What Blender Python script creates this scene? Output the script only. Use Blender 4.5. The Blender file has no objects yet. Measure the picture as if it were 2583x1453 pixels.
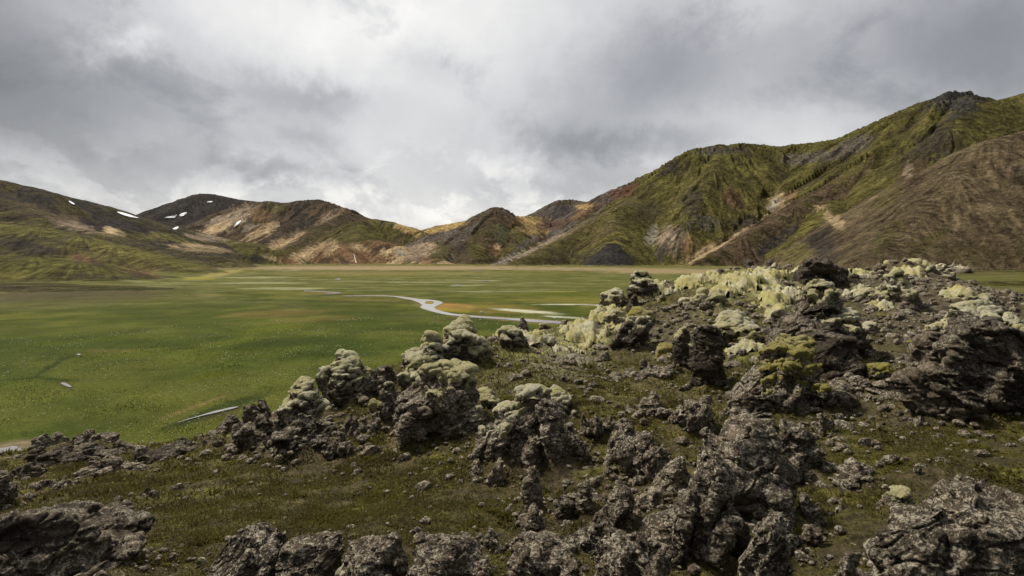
import bpy, bmesh, math, random, time
import numpy as np
from mathutils import Vector, Matrix

# ------------------------------------------------------------------ camera, sky, sun
SC = bpy.context.scene
COL = SC.collection
F = 1435.0                      # focal length in photo pixels (20 mm on a 36 mm sensor, 2583 px wide)
CX, CY = 1291.5, 726.5
PITCH = math.radians(3.13)
H = 18.0                        # eye height above the valley floor
cam_d = bpy.data.cameras.new("camera"); cam = bpy.data.objects.new("camera", cam_d); COL.objects.link(cam)
cam_d.sensor_width = 36.0; cam_d.lens = 20.0; cam_d.clip_start = 0.1; cam_d.clip_end = 12000
cam.location = (0, 0, H); cam.rotation_euler = (math.pi/2 - PITCH, 0, 0)
SC.camera = cam
SC.view_settings.view_transform = 'Standard'; SC.view_settings.look = 'None'
SC.view_settings.gamma = 1.0; SC.view_settings.exposure = 0.5
SC.cycles.max_bounces = 5; SC.cycles.diffuse_bounces = 3; SC.cycles.glossy_bounces = 2
SC.cycles.use_adaptive_sampling = True; SC.cycles.adaptive_threshold = 0.02

SUN_AZ, SUN_EL = -48.0, 52.0     # degrees right of straight ahead, above horizon
sun_d = bpy.data.lights.new("sun", 'SUN'); sun = bpy.data.objects.new("sun", sun_d); COL.objects.link(sun)
sun_d.energy = 3.7; sun_d.angle = math.radians(8); sun_d.color = (1.0, 0.93, 0.80)
sdir = Vector((math.sin(math.radians(SUN_AZ))*math.cos(math.radians(SUN_EL)),
               math.cos(math.radians(SUN_AZ))*math.cos(math.radians(SUN_EL)), math.sin(math.radians(SUN_EL))))
sun.rotation_euler = sdir.to_track_quat('Z', 'Y').to_euler()
sun.location = (0, 0, 400)

class NT:
    """small helper for node trees"""
    def __init__(s, nt): s.nt = nt; s.n = nt.nodes; s.l = nt.links
    def add(s, t, **kw):
        n = s.n.new(t)
        for k, v in kw.items(): setattr(n, k, v)
        return n
    def put(s, sock, v):
        if isinstance(v, bpy.types.NodeSocket): s.l.new(v, sock)
        elif v is not None: sock.default_value = v
    def m(s, op, a, b=None, c=None, clamp=False):
        n = s.add('ShaderNodeMath', operation=op, use_clamp=clamp)
        for i, v in enumerate((a, b, c)): s.put(n.inputs[i], v)
        return n.outputs[0]
    def v(s, op, a, b=None, c=None):
        n = s.add('ShaderNodeVectorMath', operation=op)
        for i, v in enumerate((a, b, c)):
            if i < len(n.inputs): s.put(n.inputs[i], v)
        return n.outputs['Value'] if op in ('DOT_PRODUCT', 'LENGTH') else n.outputs['Vector']
    def noise(s, vec, scale, detail=4, rough=0.55, dist=0.0):
        n = s.add('ShaderNodeTexNoise'); s.put(n.inputs['Vector'], vec)
        n.inputs['Scale'].default_value = scale; n.inputs['Detail'].default_value = detail
        n.inputs['Roughness'].default_value = rough; n.inputs['Distortion'].default_value = dist
        return n.outputs
    def ramp(s, x, a, b, lo=0.0, hi=1.0, smooth=True):
        n = s.add('ShaderNodeMapRange', interpolation_type='SMOOTHSTEP' if smooth else 'LINEAR')
        s.put(n.inputs[0], x)
        for i, v in zip((1, 2, 3, 4), (a, b, lo, hi)): s.put(n.inputs[i], v)
        return n.outputs[0]
    def mix(s, f, a, b, mode='MIX'):
        n = s.add('ShaderNodeMix', data_type='RGBA', blend_type=mode)
        s.put(n.inputs[0], f)
        s.put(n.inputs[6], a if isinstance(a, bpy.types.NodeSocket) else (*a, 1)[:4])
        s.put(n.inputs[7], b if isinstance(b, bpy.types.NodeSocket) else (*b, 1)[:4])
        return n.outputs[2]

def azel(px, py):
    u = (px-CX)/F; w = -(py-CY)/F
    y = math.cos(PITCH) + w*math.sin(PITCH); z = w*math.cos(PITCH) - math.sin(PITCH)
    return math.atan2(u, y), math.atan2(z, math.hypot(u, y))

def build_sky():
    w = bpy.data.worlds.new("World"); SC.world = w; w.use_nodes = True
    t = NT(w.node_tree)
    for n in list(t.n): t.n.remove(n)
    out = t.add('ShaderNodeOutputWorld'); bg = t.add('ShaderNodeBackground')
    t.l.new(bg.outputs[0], out.inputs[0])
    sky = t.add('ShaderNodeTexSky', sky_type='NISHITA', sun_disc=False)
    sky.sun_elevation = math.radians(SUN_EL); sky.sun_rotation = math.radians(SUN_AZ)
    sky.air_density = 1.2; sky.dust_density = 2.0
    g = t.add('ShaderNodeTexCoord').outputs['Generated']
    d = t.v('NORMALIZE', g)
    sep = t.add('ShaderNodeSeparateXYZ'); t.l.new(d, sep.inputs[0]); x, y, z = sep.outputs
    az = t.m('ARCTAN2', x, y); el = t.m('ARCSINE', z)
    # cloud-deck coordinates: the deck is flat, so it compresses toward the horizon
    zz = t.m('ADD', t.m('MAXIMUM', z, 0.0), 0.12)
    cmb = t.add('ShaderNodeCombineXYZ'); t.put(cmb.inputs[0], t.m('DIVIDE', x, zz)); t.put(cmb.inputs[1], t.m('DIVIDE', y, zz)); t.put(cmb.inputs[2], t.m('MULTIPLY', el, 2.0))
    deck = cmb.outputs[0]
    ae = t.add('ShaderNodeCombineXYZ'); t.put(ae.inputs[0], az); t.put(ae.inputs[1], el); t.put(ae.inputs[2], 0.0)
    wn = t.noise(ae.outputs[0], 5.0, 5, 0.6)['Color']
    wn2 = t.noise(ae.outputs[0], 19.0, 5, 0.62)['Color']
    warp = t.v('ADD', t.v('MULTIPLY_ADD', t.v('SUBTRACT', wn, (0.5, 0.5, 0.5)), (0.16, 0.11, 0), ae.outputs[0]),
               t.v('MULTIPLY', t.v('SUBTRACT', wn2, (0.5, 0.5, 0.5)), (0.07, 0.06, 0)))
    # blobs: (px, py, rx, ry, log-brightness)
    B = [(120, 230, 480, 190, -0.70), (-150, 100, 360, 400, -0.5), (330, 80, 110, 50, 0.16), (340, 125, 90, 26, 0.40),
         (760, 95, 290, 130, 0.24), (1120, 40, 340, 120, 0.22), (900, 260, 330, 120, 0.02), (700, 245, 110, 36, -0.36),(820, 275, 70, 26, -0.34),
         (775, 345, 80, 28, -0.42), (1060, 160, 90, 45, -0.2), (690, 425, 150, 30, -0.58), (100, 400, 120, 28, 0.14),(330, 425, 170, 30, 0.04),
         (250, 480, 330, 26, 0.14), (900, 455, 80, 24, 0.14), (960, 490, 120, 22, 0.10), (1000, 545, 380, 34, 0.08),(620, 485, 170, 26, 0.10),
         (1640, 190, 180, 120, -0.60), (1500, 370, 190, 42, -0.75), (1430, 290, 120, 45, -0.12), (1300, 400, 110, 45, 0.22), (1270, 470, 90, 25, -0.15),
         (1640, 330, 120, 30, 0.25),(1280, 545, 190, 28, 0.12), (1500, 455, 200, 20, -0.28), (1950, 150, 140, 70, -0.02), (1960, 100, 330, 60, -0.18),
         (2150, 190, 260, 60, -0.18), (2420, 110, 300, 150, -0.62), (2600, 200, 200, 160, -0.4), (2200, 300, 260, 36, 0.02), (1850, 290, 160, 34, 0.06)]
    acc = t.m('MULTIPLY', 0.0, 0.0)
    for (px, py, rx, ry, amp) in B:
        a, e = azel(px, py)
        ca = max(0.3, math.cos(a))
        rxa, rya = rx/F*ca*ca, ry/F*ca
        q = t.v('MULTIPLY_ADD', warp, (1/rxa, 1/rya, 0), (-a/rxa, -e/rya, 0))
        q = t.v('DOT_PRODUCT', q, q)
        acc = t.m('MULTIPLY_ADD', t.m('POWER', 0.46, q), amp, acc)
    n1 = t.noise(deck, 0.9, 7, 0.55, 0.2)['Fac']; n2 = t.noise(ae.outputs[0], 9.0, 7, 0.55, 0.3)['Fac']
    acc = t.m('MULTIPLY_ADD', t.m('SUBTRACT', n1, 0.5), 0.14, acc)
    acc = t.m('MULTIPLY_ADD', t.m('SUBTRACT', n2, 0.5), 0.28, acc)
    pz = t.v('MULTIPLY', ae.outputs[0], (1.0, 1.7, 1.0))
    n3 = t.noise(pz, 7.0, 9, 0.58, 0.25)['Fac']
    puff = t.m('MULTIPLY', t.ramp(n3, 0.47, 0.56), t.m('MULTIPLY', t.ramp(el, 0.24, 0.10), t.ramp(el, 0.0, 0.05, 0.4, 1.0)))
    acc = t.m('MULTIPLY_ADD', t.m('SUBTRACT', puff, 0.5), 0.24, acc)
    # ragged scud below the deck, darker than it, with firmer edges
    n4 = t.noise(t.v('MULTIPLY', ae.outputs[0], (1.0, 1.5, 1.0)), 4.2, 9, 0.6, 0.35)['Fac']
    acc = t.m('MULTIPLY_ADD', t.ramp(n4, 0.52, 0.66), -0.26, t.m('ADD', acc, 0.07))
    # unseen sky overhead brightened to add light from above
    acc = t.m('ADD', acc, t.ramp(el, 0.5, 1.1, 0.0, 0.25))
    acc = t.m('ADD', acc, t.ramp(y, 0.40, -0.2, 0.0, -1.2))      # unseen sky behind the camera darkened to cut the fill light
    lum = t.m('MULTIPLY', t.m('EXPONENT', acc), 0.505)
    # tint: dark cloud cooler, bright cloud warmer
    tint = t.mix(t.ramp(lum, 0.2, 0.75), (0.965, 0.978, 1.03), (1.0, 0.982, 0.945))
    comb = t.add('ShaderNodeCombineXYZ')
    for i in range(3): t.put(comb.inputs[i], lum)
    cl = t.v('MULTIPLY', tint, comb.outputs[0])
    skys = t.v('SCALE', sky.outputs[0]); skys.node.inputs['Scale'].default_value = 0.10
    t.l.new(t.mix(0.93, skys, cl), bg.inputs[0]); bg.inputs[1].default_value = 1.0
build_sky()

# ------------------------------------------------------------------ numeric noise
RNG = np.random.default_rng(7)
PERM = RNG.permutation(256).astype(np.int32)
GR = RNG.normal(size=(256, 3)).astype(np.float32); GR /= np.linalg.norm(GR, axis=1)[:, None]
WP = RNG.random((256, 3)).astype(np.float32)
def _h(x, y, z): return PERM[(PERM[(PERM[x & 255] + y) & 255] + z) & 255]
def pn(p):
    p = np.asarray(p, np.float32); i = np.floor(p).astype(np.int32); f = p - i
    u = f*f*f*(f*(f*6-15)+10)
    r = 0
    for dx in (0, 1):
        wx = u[:, 0] if dx else 1-u[:, 0]
        for dy in (0, 1):
            wy = u[:, 1] if dy else 1-u[:, 1]
            for dz in (0, 1):
                wz = u[:, 2] if dz else 1-u[:, 2]
                g = GR[_h(i[:, 0]+dx, i[:, 1]+dy, i[:, 2]+dz)]
                r = r + wx*wy*wz*(g[:, 0]*(f[:, 0]-dx)+g[:, 1]*(f[:, 1]-dy)+g[:, 2]*(f[:, 2]-dz))
    return r*1.6
def fbm(p, o=4, lac=2.03, gain=0.5):
    p = np.asarray(p, np.float32); a = 1.0; r = 0; s = 0
    for k in range(o):
        r = r + a*pn(p + 17.3*k); s += a; a *= gain; p = p*lac
    return r/s
def ridged(p, o=4, lac=2.1, gain=0.5):
    p = np.asarray(p, np.float32); a = 1.0; r = 0; s = 0
    for k in range(o):
        r = r + a*(1-2*np.abs(pn(p + 9.1*k))); s += a; a *= gain; p = p*lac
    return r/s
def worley(p, two=False):
    p = np.asarray(p, np.float32); i = np.floor(p).astype(np.int32); f = p - i
    f1 = np.full(len(p), 9.0, np.float32); f2 = f1.copy()
    for dx in (-1, 0, 1):
        for dy in (-1, 0, 1):
            for dz in (-1, 0, 1):
                w = WP[_h(i[:, 0]+dx, i[:, 1]+dy, i[:, 2]+dz)]
                dd = (w[:, 0]+dx-f[:, 0])**2+(w[:, 1]+dy-f[:, 1])**2+(w[:, 2]+dz-f[:, 2])**2
                f2 = np.minimum(f2, np.maximum(f1, dd)); f1 = np.minimum(f1, dd)
    return (np.sqrt(f1), np.sqrt(f2)) if two else np.sqrt(f1)
def sst(x, a, b):
    t = np.clip((x-a)/(b-a), 0, 1); return t*t*(3-2*t)

# ------------------------------------------------------------------ geometry helpers
CP, SP = math.cos(PITCH), math.sin(PITCH)
def ray(px, py):
    u = (px-CX)/F; w = -(py-CY)/F
    return u, CP + w*SP, w*CP - SP
def at(px, py, Y):
    dx, dy, dz = ray(px, py); k = Y/dy
    return np.array([dx*k, Y, H+dz*k])
def on_plain(px, py, z=0.0):
    dx, dy, dz = ray(px, py); k = (z-H)/dz
    return np.array([dx*k, dy*k, z])
def project(P):
    x, y, z = P[:, 0], P[:, 1], P[:, 2]-H
    d = np.maximum(y*CP - z*SP, 0.01)
    return CX + F*x/d, CY - F*(y*SP + z*CP)/d
def mk_mesh(name, V, Q, smooth=True):
    me = bpy.data.meshes.new(name); V = np.asarray(V, np.float32); Q = np.asarray(Q, np.int32)
    n, k = Q.shape
    me.vertices.add(len(V)); me.vertices.foreach_set('co', V.ravel())
    me.loops.add(n*k); me.loops.foreach_set('vertex_index', Q.ravel())
    me.polygons.add(n); me.polygons.foreach_set('loop_start', np.arange(0, n*k, k, dtype=np.int32))
    me.polygons.foreach_set('use_smooth', np.full(n, smooth))
    me.update(calc_edges=True)
    return me
def set_col(me, C, name="albedo"):
    a = me.attributes.new(name, 'FLOAT_COLOR', 'POINT')
    c = np.ones((len(C), 4), np.float32); c[:, :3] = C
    a.data.foreach_set('color', c.ravel())
def link(name, me, mat=None, parent=None, **props):
    o = bpy.data.objects.new(name, me); COL.objects.link(o)
    if mat: me.materials.append(mat)
    if parent: o.parent = parent
    for k, v in props.items(): o[k] = v
    return o
def compact(V, Q, keep, *attrs):
    Q = Q[keep]; u, inv = np.unique(Q.ravel(), return_inverse=True)
    return (V[u], inv.reshape(Q.shape).astype(np.int32)) + tuple(a[u] for a in attrs)
def grid_quads(nr, nc):
    a = (np.arange(nr-1)[:, None]*nc + np.arange(nc-1)[None, :]).ravel()
    return np.stack([a, a+1, a+nc+1, a+nc], 1)
def new_mat(name):
    m = bpy.data.materials.new(name); m.use_nodes = True; t = NT(m.node_tree)
    b = t.n['Principled BSDF']; b.inputs['Roughness'].default_value = 0.95; b.inputs['Specular IOR Level'].default_value = 0.2
    return m, t, b
def bump(t, b, height, strength, dist):
    n = t.add('ShaderNodeBump'); n.inputs['Strength'].default_value = strength; n.inputs['Distance'].default_value = dist
    t.put(n.inputs['Height'], height); t.l.new(n.outputs[0], b.inputs['Normal'])

# ------------------------------------------------------------------ materials
def mat_hills():
    m, t, b = new_mat("hillside")
    a = t.add('ShaderNodeAttribute', attribute_name='albedo').outputs['Color']
    pos = t.add('ShaderNodeNewGeometry').outputs['Position']
    n = t.noise(pos, 0.11, 9, 0.68)['Fac']; n2 = t.noise(pos, 0.02, 5, 0.6)['Fac']
    f = t.m('MULTIPLY', t.ramp(n, 0.32, 0.68, 0.40, 1.60, False), t.ramp(n2, 0.3, 0.7, 0.78, 1.22, False))
    c = t.v('SCALE', a); t.put(c.node.inputs['Scale'], f)
    t.l.new(c, b.inputs['Base Color']); b.inputs['Specular IOR Level'].default_value = 0.05
    bump(t, b, n, 1.0, 13.0)
    return m
def mat_meadow():
    m, t, b = new_mat("meadow")
    a = t.add('ShaderNodeAttribute', attribute_name='albedo').outputs['Color']
    pos = t.add('ShaderNodeNewGeometry').outputs['Position']
    n = t.noise(pos, 1.3, 8, 0.7)['Fac']; n2 = t.noise(pos, 0.09, 6, 0.62)['Fac']
    f = t.m('MULTIPLY', t.ramp(n, 0.25, 0.75, 0.6, 1.4, False), t.ramp(n2, 0.3, 0.7, 0.75, 1.25, False))
    c = t.v('SCALE', a); t.put(c.node.inputs['Scale'], f)
    t.l.new(c, b.inputs['Base Color']); b.inputs['Specular IOR Level'].default_value = 0.05
    bump(t, b, n, 0.8, 0.5)
    return m
def mat_water():
    m, t, b = new_mat("river_water")
    b.inputs['Base Color'].default_value = (0.24, 0.23, 0.215, 1); b.inputs['Roughness'].default_value = 0.16  # pale base colour stands in for part of the white sky reflection
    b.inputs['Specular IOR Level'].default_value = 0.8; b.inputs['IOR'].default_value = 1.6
    pos = t.add('ShaderNodeNewGeometry').outputs['Position']
    bump(t, b, t.noise(pos, 1.2, 3)['Fac'], 0.15, 0.05)
    return m
def mat_snow():
    m, t, b = new_mat("snow"); b.inputs['Base Color'].default_value = (0.85, 0.87, 0.9, 1)
    return m
def mat_ground():
    m, t, b = new_mat("mossy_ground")
    a = t.add('ShaderNodeAttribute', attribute_name='albedo').outputs['Color']
    pos = t.add('ShaderNodeNewGeometry').outputs['Position']
    n = t.noise(pos, 22.0, 7, 0.72)['Fac']; n2 = t.noise(pos, 3.2, 6, 0.65)['Fac']
    f = t.m('MULTIPLY', t.ramp(n, 0.28, 0.72, 0.35, 1.7, False), t.ramp(n2, 0.3, 0.7, 0.65, 1.35, False))
    c = t.v('SCALE', a); t.put(c.node.inputs['Scale'], f)
    sp = t.ramp(t.noise(pos, 30.0, 3, 0.6)['Fac'], 0.66, 0.74)
    sp = t.m('MULTIPLY', sp, t.ramp(n2, 0.45, 0.6))
    c = t.mix(t.m('MULTIPLY', sp, 0.5), c, (0.30, 0.27, 0.22))
    t.l.new(c, b.inputs['Base Color'])
    bump(t, b, n, 1.0, 0.07)
    return m
def mat_rock():
    m, t, b = new_mat("lava_rock")
    pos = t.add('ShaderNodeNewGeometry').outputs['Position']
    rnd = t.add('ShaderNodeObjectInfo').outputs['Random']
    lic = t.add('ShaderNodeAttribute', attribute_type='OBJECT', attribute_name='lichen').outputs['Fac']
    n1 = t.noise(pos, 1.7, 6, 0.62)['Fac']; n2 = t.noise(pos, 13.0, 8, 0.7)['Fac']; n3 = t.noise(pos, 62.0, 5, 0.7)['Fac']
    c = t.mix(t.ramp(n1, 0.35, 0.68), (0.070, 0.054, 0.038), (0.215, 0.165, 0.112))
    c = t.mix(t.ramp(rnd, 0, 1, 0.0, 0.4), c, (0.140, 0.110, 0.078))
    c = t.mix(t.ramp(n2, 0.34, 0.60), (0.045, 0.036, 0.027), c, 'MIX')
    # rusty stain
    c = t.mix(t.m('MULTIPLY', t.ramp(t.noise(pos, 2.6, 4)['Fac'], 0.60, 0.75), 0.45), c, (0.150, 0.090, 0.055))
    # pale crust lichen in specks and small discs
    vw = t.v('MULTIPLY_ADD', t.noise(pos, 30.0, 2)['Color'], (0.06, 0.06, 0.06), pos)
    vor = t.add('ShaderNodeTexVoronoi'); t.put(vor.inputs['Vector'], vw); vor.inputs['Scale'].default_value = 17.0
    spot = t.ramp(vor.outputs['Distance'], 0.12, 0.36, 1.0, 0.0)
    nz = t.add('ShaderNodeSeparateXYZ'); t.l.new(t.add('ShaderNodeNewGeometry').outputs['Normal'], nz.inputs[0])
    # crust lichen favours the faces that look to the sky
    gate = t.ramp(t.m('ADD', t.m('MULTIPLY_ADD', nz.outputs[2], 0.10, t.noise(pos, 3.2, 6, 0.68)['Fac']), t.m('MULTIPLY', t.m('SUBTRACT', lic, 0.5), 0.36)), 0.42, 0.58)
    fine = t.ramp(t.m('ADD', n3, t.m('MULTIPLY', t.m('SUBTRACT', t.noise(pos, 19.0, 4, 0.6)['Fac'], 0.5), 0.7)), 0.50, 0.62)
    k = t.m('MULTIPLY', gate, t.m('MAXIMUM', t.m('MULTIPLY', spot, 0.75), fine))
    lc = t.mix(n1, (0.58, 0.535, 0.42), (0.44, 0.38, 0.28))
    c = t.mix(t.m('MULTIPLY', k, 0.92), c, lc)
    c = t.v('SCALE', c); t.put(c.node.inputs['Scale'], t.ramp(lic, 0.2, 0.6, 0.62, 1.08))  # rocks with little lichen darkened: fresh lava, plus deep shade put into the colour
    # thin green film of moss in hollows of the pattern
    g = t.ramp(t.noise(pos, 3.3, 5, 0.6)['Fac'], 0.62, 0.74)
    c = t.mix(t.m('MULTIPLY', g, 0.5), c, (0.085, 0.085, 0.022))
    mot = t.v('SCALE', c); t.put(mot.node.inputs['Scale'], t.ramp(t.noise(pos, 6.0, 6, 0.65)['Fac'], 0.32, 0.68, 0.72, 1.28, False)); c = mot
    t.l.new(c, b.inputs['Base Color'])
    bump(t, b, t.m('ADD', t.m('MULTIPLY', n2, 1.0), t.m('MULTIPLY', n3, 0.35)), 1.0, 0.09)
    return m
def mat_moss(name, ca, cb, cc, sc=1.0):
    m, t, b = new_mat(name)
    pos = t.add('ShaderNodeNewGeometry').outputs['Position']
    n1 = t.noise(pos, 1.5*sc, 4, 0.6)['Fac']; n2 = t.noise(pos, 7.0*sc, 6, 0.65)['Fac']; n3 = t.noise(pos, 60.0*sc, 4, 0.7)['Fac']
    c = t.mix(t.ramp(n1, 0.42, 0.62), ca, cb)
    c = t.mix(t.ramp(n2, 0.52, 0.72, 0.0, 0.8), c, cc)
    gap = t.ramp(t.noise(pos, 11.0*sc, 5, 0.7)['Fac'], 0.30, 0.42, 0.5, 1.0)
    f = t.m('MULTIPLY', t.ramp(n3, 0.3, 0.7, 0.62, 1.34, False), gap)
    c2 = t.v('SCALE', c); t.put(c2.node.inputs['Scale'], f)
    t.l.new(c2, b.inputs['Base Color']); b.inputs['Specular IOR Level'].default_value = 0.05
    b.inputs['Sheen Weight'].default_value = 0.15
    bump(t, b, t.m('ADD', n3, t.m('MULTIPLY', n2, 2.0)), 1.0, 0.07)
    return m
def mat_blades(name, ca, cb, cc, sc):
    m, t, b = new_mat(name)
    pos = t.add('ShaderNodeNewGeometry').outputs['Position']
    n1 = t.noise(pos, sc, 5, 0.6)['Fac']; n3 = t.noise(pos, sc*25, 3, 0.7)['Fac']
    c = t.mix(t.ramp(n1, 0.4, 0.62), ca, cb); c = t.mix(t.ramp(n3, 0.5, 0.7), c, cc)
    t.l.new(c, b.inputs['Base Color'])
    tr = t.add('ShaderNodeBsdfTranslucent'); t.l.new(c, tr.inputs['Color'])
    mx = t.add('ShaderNodeMixShader'); mx.inputs[0].default_value = 0.5
    t.l.new(b.outputs[0], mx.inputs[1]); t.l.new(tr.outputs[0], mx.inputs[2])
    t.l.new(mx.outputs[0], t.n['Material Output'].inputs['Surface'])
    return m
MAT = dict(hill=mat_hills(), meadow=mat_meadow(), water=mat_water(), snow=mat_snow(), ground=mat_ground(), rock=mat_rock(),
           moss=mat_moss("woolly_moss", (0.54, 0.495, 0.25), (0.66, 0.615, 0.43), (0.46, 0.41, 0.10)),
           gmoss=mat_moss("yellow_moss", (0.33, 0.285, 0.055), (0.43, 0.38, 0.15), (0.24, 0.22, 0.02)),
           carpet=mat_moss("moss_carpet", (0.54, 0.485, 0.19), (0.66, 0.61, 0.42), (0.46, 0.40, 0.06), 0.8),
           turf=mat_blades("turf", (0.062, 0.053, 0.015), (0.092, 0.084, 0.014), (0.165, 0.140, 0.045), 1.4),
           sedge=mat_blades("sedge", (0.036, 0.058, 0.006), (0.050, 0.068, 0.007), (0.085, 0.098, 0.022), 0.10))

# ------------------------------------------------------------------ valley floor and mountains: one height function of ridges and slopes
T0 = time.time()
G1, G2 = (0.080, 0.072, 0.021), (0.145, 0.130, 0.036)          # moss greens
OL, BR, DK = (0.070, 0.059, 0.022), (0.092, 0.066, 0.040), (0.042, 0.036, 0.032)
TAN, GOLD, PINK, GREY, ORG = (0.43, 0.32, 0.185), (0.40, 0.275, 0.115), (0.32, 0.245, 0.175), (0.115, 0.098, 0.080), (0.20, 0.118, 0.060)
PALE = (0.30, 0.27, 0.21)
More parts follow.
